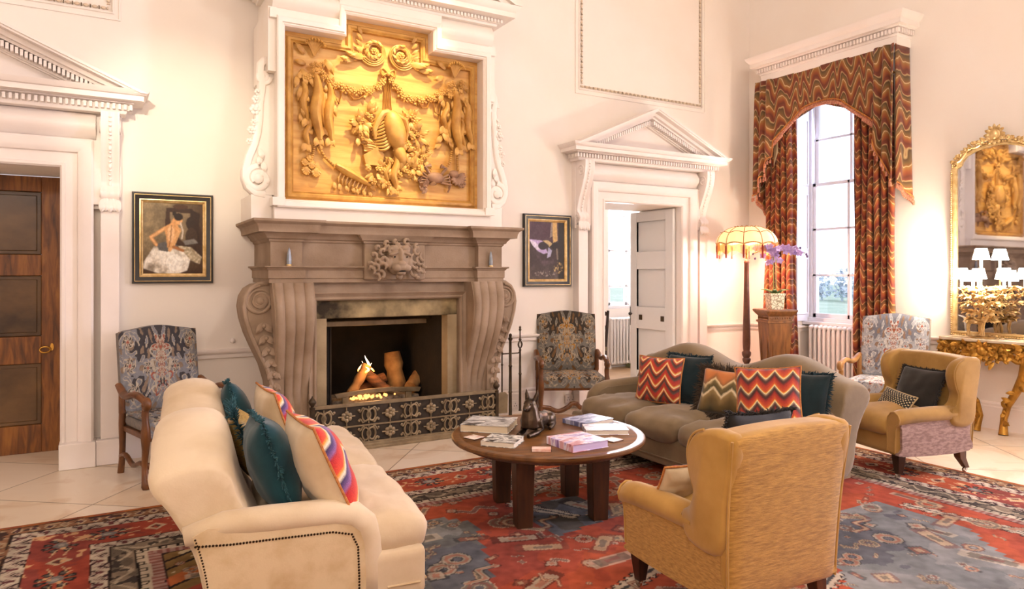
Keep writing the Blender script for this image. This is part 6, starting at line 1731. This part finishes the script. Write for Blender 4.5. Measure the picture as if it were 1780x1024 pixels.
book('pink and lilac book at the front of the table', (2.309, 3.235), .25, .25, .042, R(2), cover('lilac_cover', ['#b9727c', '#d8a8b0', '#e6dbe8', '#b6a0cc', '#8a6ba0'], 6, (1, 3, 1)), mat('lilac_pages', '#d2bfdc', '#b9a2c8', rough=.8, scale=3, stretch=(1, 1, 90)))
book('blue-grey book at the back of the table by the taupe sofa', (2.717, 3.686), .26, .21, .03, R(9), cover('navy_cover', ['#4a4f72', '#6b7098', '#b9bcd2', '#8488ac'], 6, (1, 3, 1)), m_pg)
book('white softcover book at the right edge of the table', (2.654, 3.427), .26, .18, .03, R(-28), cover('white_cover', ['#f2efee', '#e9e4e6', '#b9a4b4', '#f4f2f0', '#8a9ab8'], 6, (1, 3, 1)), m_pg)
m_coast = mat('coaster_top', '#ece2d6', '#c97a5a', rough=.4, scale=30, lo=.5, hi=.7)
for lab, x, y, rz in (('small pale red-marked coaster beside the thick grey book', 1.886, 3.686, 20), ('small white coaster under the white book, right edge of the table', 2.556, 3.230, 12)):
    r = thing('coaster', lab, 'coaster', (x, y, TZ), R(rz)); bm = NB(); box(bm, -.045, -.045, 0, .045, .045, .004); ob('cork_base', bm, m_walnut, r, bev=.001); bm = NB(); box(bm, -.044, -.044, .004, .044, .044, .007); ob('printed_top', bm, m_coast, r, bev=.001)
r = thing('matchbox', 'small pink and white matchbox at the front edge of the table', 'matchbox', (2.069, 3.235, TZ), R(-33)); bm = NB(); box(bm, -.052, -.03, 0, .052, .03, .016); ob('sleeve', bm, mat('matchbox_print', '#f0d8cc', '#d99a86', rough=.5, scale=28), r, bev=.0015); bm = NB(); box(bm, -.055, -.028, .002, .055, .028, .014); ob('tray', bm, m_walnut, r)
# bronze dog lying with raised head
m_bronze = mat('dark_bronze', '#5d4c3c', '#2a211a', rough=.30, metal=.8, scale=12, bump=.15, bscale=40)
dg = thing('bronze_dog', 'dark bronze dog sculpture with pricked ears lying on the round table', 'sculpture', (2.275, 3.625, TZ), R(212))
bm = NB()     # local +x is where the chest faces, body trails to -x
tube(bm, [(.05, 0, .075), (.0, -.005, .075), (-.07, -.01, .065), (-.15, -.02, .058), (-.20, -.03, .05)], [.052, .058, .05, .048, .042], 14)      # trunk
tube(bm, [(.06, 0, .05), (.065, 0, .10), (.068, 0, .15), (.075, 0, .18)], [.062, .060, .048, .040], 14)         # chest and neck
blob(bm, (.078, 0, .185), (.043, .036, .036)); tube(bm, [(.09, 0, .182), (.125, 0, .168), (.142, 0, .160)], [.028, .020, .014], 10)
for s in (-1, 1):
    tube(bm, [(.058, s * .024, .205), (.05, s * .034, .24), (.048, s * .038, .272)], [.018, .014, .003], 8, flat=(1, .55))
    tube(bm, [(.06, s * .042, .09), (.04, s * .052, .035), (.085, s * .045, .018), (.15, s * .035, .014), (.165, s * .033, .012)], [.03, .026, .018, .014, .016], 9)
    blob(bm, (-.17, s * .045 - .02, .05), (.055, .03, .048)); tube(bm, [(-.19, s * .055 - .02, .03), (-.12, s * .07 - .02, .018), (-.09, s * .072 - .02, .013)], [.02, .015, .013], 8)
tube(bm, [(-.22, -.03, .03), (-.26, -.06, .018), (-.30, -.05, .014), (-.33, -.02, .012)], [.018, .014, .011, .007], 8)
dog = ob('body', bm, m_bronze, dg, remesh=.0045)
bm = NB()
for s in (-1, 1): blob(bm, (.108, s * .020, .193), (.006, .005, .006), u=8, v=6)
blob(bm, (.146, 0, .164), (.007, .008, .006), u=8, v=6)
ob('eyes_and_nose', bm, m_black, dg)

# ================================================================= BEYOND THE DOORWAY
dc = thing('dining_chair', 'dark wooden chair partly hidden behind the white doorway', 'chair', (5.55, 7.62, 0), R(180))
for s in (-1, 1):
    bm = NB(); tube(bm, [(-.26, s * .2, 0), (-.20, s * .2, .25), (-.20, s * .2, .45), (-.235, s * .19, .72), (-.27, s * .17, .95)], [.02, .022, .024, .02, .018], 8); ob('rear_leg', bm, m_darkwood, dc)
    bm = NB(); tube(bm, [(.2, s * .21, .44), (.21, s * .21, .2), (.21, s * .21, 0)], [.024, .02, .016], 8); ob('front_leg', bm, m_darkwood, dc)
bm = NB(); softbox(bm, -.22, -.23, .42, .24, .23, .48, .02, 5); ob('seat', bm, m_taupe, dc)
bm = NB()
for z in (.90, .72, .6): tube(bm, [(-.262 + (.95 - z) * .12, -.18, z), (-.275 + (.95 - z) * .12, 0, z + .03), (-.262 + (.95 - z) * .12, .18, z)], .02, 8, flat=(.7, 1.4))
ob('back_rail', bm, m_darkwood, dc)
gc = thing('green_curtain', 'green curtain gathered on the floor of the room beyond the doorway', 'curtain', (7.36, 8.42, 0))
bm = NB(); rows = []
for i in range(20):
    z = 2.95 * i / 19 + .01; k = .10 + .22 * max(0, 1 - z / 1.0) ** 1.3
    rows.append([V(((j / 30 - .5) * 2 * k - (.1 * max(0, 1 - z / 1.0)), .03 * math.cos(j * 1.25) , z)) for j in range(31)])
loft(bm, [a + [p + V((0, .012, 0)) for p in a[::-1]] for a in rows]); ob('drape', bm, velvet('moss_velvet', '#7d7d52', '#5c5e3a', 5), gc, ang=180)
bm = NB(); tube(bm, [(-.2, 0, 2.98), (.2, 0, 2.98)], .015); ob('rod', bm, m_brass, gc)

# groups of repeated things
for o in list(COL.objects):
    if o.parent or 'label' not in o or 'group' in o: continue
    n = o.name.split('.')[0]; l = o['label']
    g_ = {'tapestry_armchair': 'tapestry armchairs standing along the walls', 'winged_armchair': 'winged armchairs around the table', 'book': 'books on the round table',
          'coaster': 'coasters on the round table', 'window_curtain': 'curtains of the tall window', 'crystal_shard': 'shards on the stone mantel', 'framed_painting': 'framed paintings beside the fireplace',
          'wall_socket': 'sockets on the skirting', 'column_radiator': 'white column radiators'}.get(n)
    if 'cushion' in n: g_ = 'cushions on the cream sofa' if 'cream sofa' in l else 'cushions on the taupe sofa' if ('taupe sofa' in l or 'zigzag' in l or 'large chevron' in l) else 'cushions in the armchairs'
    if g_: o['group'] = g_
# ================================================================= OUTDOORS, LIGHT, CAMERA
bm = NB(); box(bm, 8.0, -60, -1.3, 140, 100, -1.2); o = struct('ground_outside', bm, mat('pale_lawn', '#b9c4b0', '#9fb098', rough=1, scale=.3), 'pale lawn outside the windows', smooth=False)
m_bush = mat('overexposed_foliage', '#ccd6e0', '#b6c2ce', rough=1, scale=2)  # foliage and stem paled; the overexposed daylight view is put into the colour
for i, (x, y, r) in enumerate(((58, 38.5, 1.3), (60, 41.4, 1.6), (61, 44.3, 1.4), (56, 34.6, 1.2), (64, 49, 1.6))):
    t = thing('garden_bush', 'overexposed pale rounded bush on the lawn seen through the tall window', 'bush', (x, y, -1.2), group='bushes outside the window')
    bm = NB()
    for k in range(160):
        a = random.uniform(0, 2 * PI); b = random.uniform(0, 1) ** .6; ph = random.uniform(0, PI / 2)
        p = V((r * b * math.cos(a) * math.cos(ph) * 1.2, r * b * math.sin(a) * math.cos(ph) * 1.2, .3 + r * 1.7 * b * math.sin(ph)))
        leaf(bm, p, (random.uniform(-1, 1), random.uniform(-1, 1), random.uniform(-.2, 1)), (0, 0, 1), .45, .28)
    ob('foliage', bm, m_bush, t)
    bm = NB(); tube(bm, [(0, 0, 0), (0, 0, .5)], .10); ob('stem', bm, m_bush, t)

w = bpy.data.worlds.new('overcast_sky'); S.world = w; w.use_nodes = True
nt = w.node_tree; bg = nt.nodes['Background']
tc = nt.nodes.new('ShaderNodeTexCoord'); sx = nt.nodes.new('ShaderNodeSeparateXYZ'); rp = nt.nodes.new('ShaderNodeValToRGB')
nt.links.new(tc.outputs['Generated'], sx.inputs[0]); nt.links.new(sx.outputs[2], rp.inputs[0]); nt.links.new(rp.outputs[0], bg.inputs[0])
rp.color_ramp.elements[0].position = 0; rp.color_ramp.elements[0].color = (.84, .89, 1, 1)
rp.color_ramp.elements[1].position = .6; rp.color_ramp.elements[1].color = (.70, .80, 1, 1)
bg.inputs[1].default_value = 2.0
def light(name, typ, loc, energy, color=(1, 1, 1), rot=None, **k):
    d = bpy.data.lights.new(name, typ); d.energy = energy; d.color = color
    for a, b in k.items(): setattr(d, a, b)
    o = bpy.data.objects.new(name, d); COL.objects.link(o); o.location = loc
    if rot: o.rotation_euler = rot
    return o
def aim(o, p):
    o.rotation_euler = (V(p) - o.location).to_track_quat('-Z', 'Y').to_euler()
WARM = (1, .84, .66)
# daylight entering the windows
k = light('daylight_tall_window', 'AREA', (7.72, 5.08, 2.3), 40, (.60, .68, 1), shape='RECTANGLE', size=1.0, size_y=2.8); aim(k, (0, 4.2, 1.0))
k = light('daylight_second_window', 'AREA', (7.72, .64, 2.3), 420, (.82, .79, 1), shape='RECTANGLE', size=1.0, size_y=2.8); aim(k, (0, 1.5, .8))
k = light('daylight_far_room', 'AREA', (7.32, 8.95, 1.95), 300, (.92, .92, 1), shape='RECTANGLE', size=1.1, size_y=2.0); aim(k, (6.0, 5, 1.0))
# added unseen fill lights for the room and the picture spots
light('added_fill_light', 'POINT', (2.6, .6, 4.6), 170, (1, .92, .84), shadow_soft_size=.30)
light('added_fill_light', 'POINT', (-1.5, -1.0, 3.8), 180, (1, .92, .84), shadow_soft_size=.30)
k = light('panel_spotlight', 'SPOT', (2.5, 3.9, 5.8), 1400, (1, .80, .46), spot_size=R(24), spot_blend=.9, shadow_soft_size=.06); aim(k, (2.08, 5.7, 2.95))
k = light('wall_spotlight', 'SPOT', (-.3, 2.2, 3.3), 380, (1, .88, .68), spot_size=R(27), spot_blend=1, shadow_soft_size=.06); aim(k, (.55, 6.27, 2.5))
light('floor_lamp_glow', 'POINT', (6.46, 5.68, 1.72), 70, (1, .62, .50), shadow_soft_size=.04)
light('fire_glow', 'POINT', (2.1, 6.12, .62), 5, (1, .5, .18), shadow_soft_size=.08)

cam = bpy.data.cameras.new('camera'); co = bpy.data.objects.new('camera', cam); COL.objects.link(co)
cam.sensor_width = 36; cam.lens = 36 * 1220 / 1780
cam.shift_y = -37 / 1780
cam.clip_start = .05; cam.clip_end = 300
co.location = (0, 0, 1.45); co.rotation_euler = (R(90), 0, R(-30.2))
S.camera = co
S.view_settings.view_transform = 'Standard'; S.view_settings.look = 'None'; S.view_settings.exposure = .12; S.view_settings.gamma = 1
S.view_settings.use_curve_mapping = False
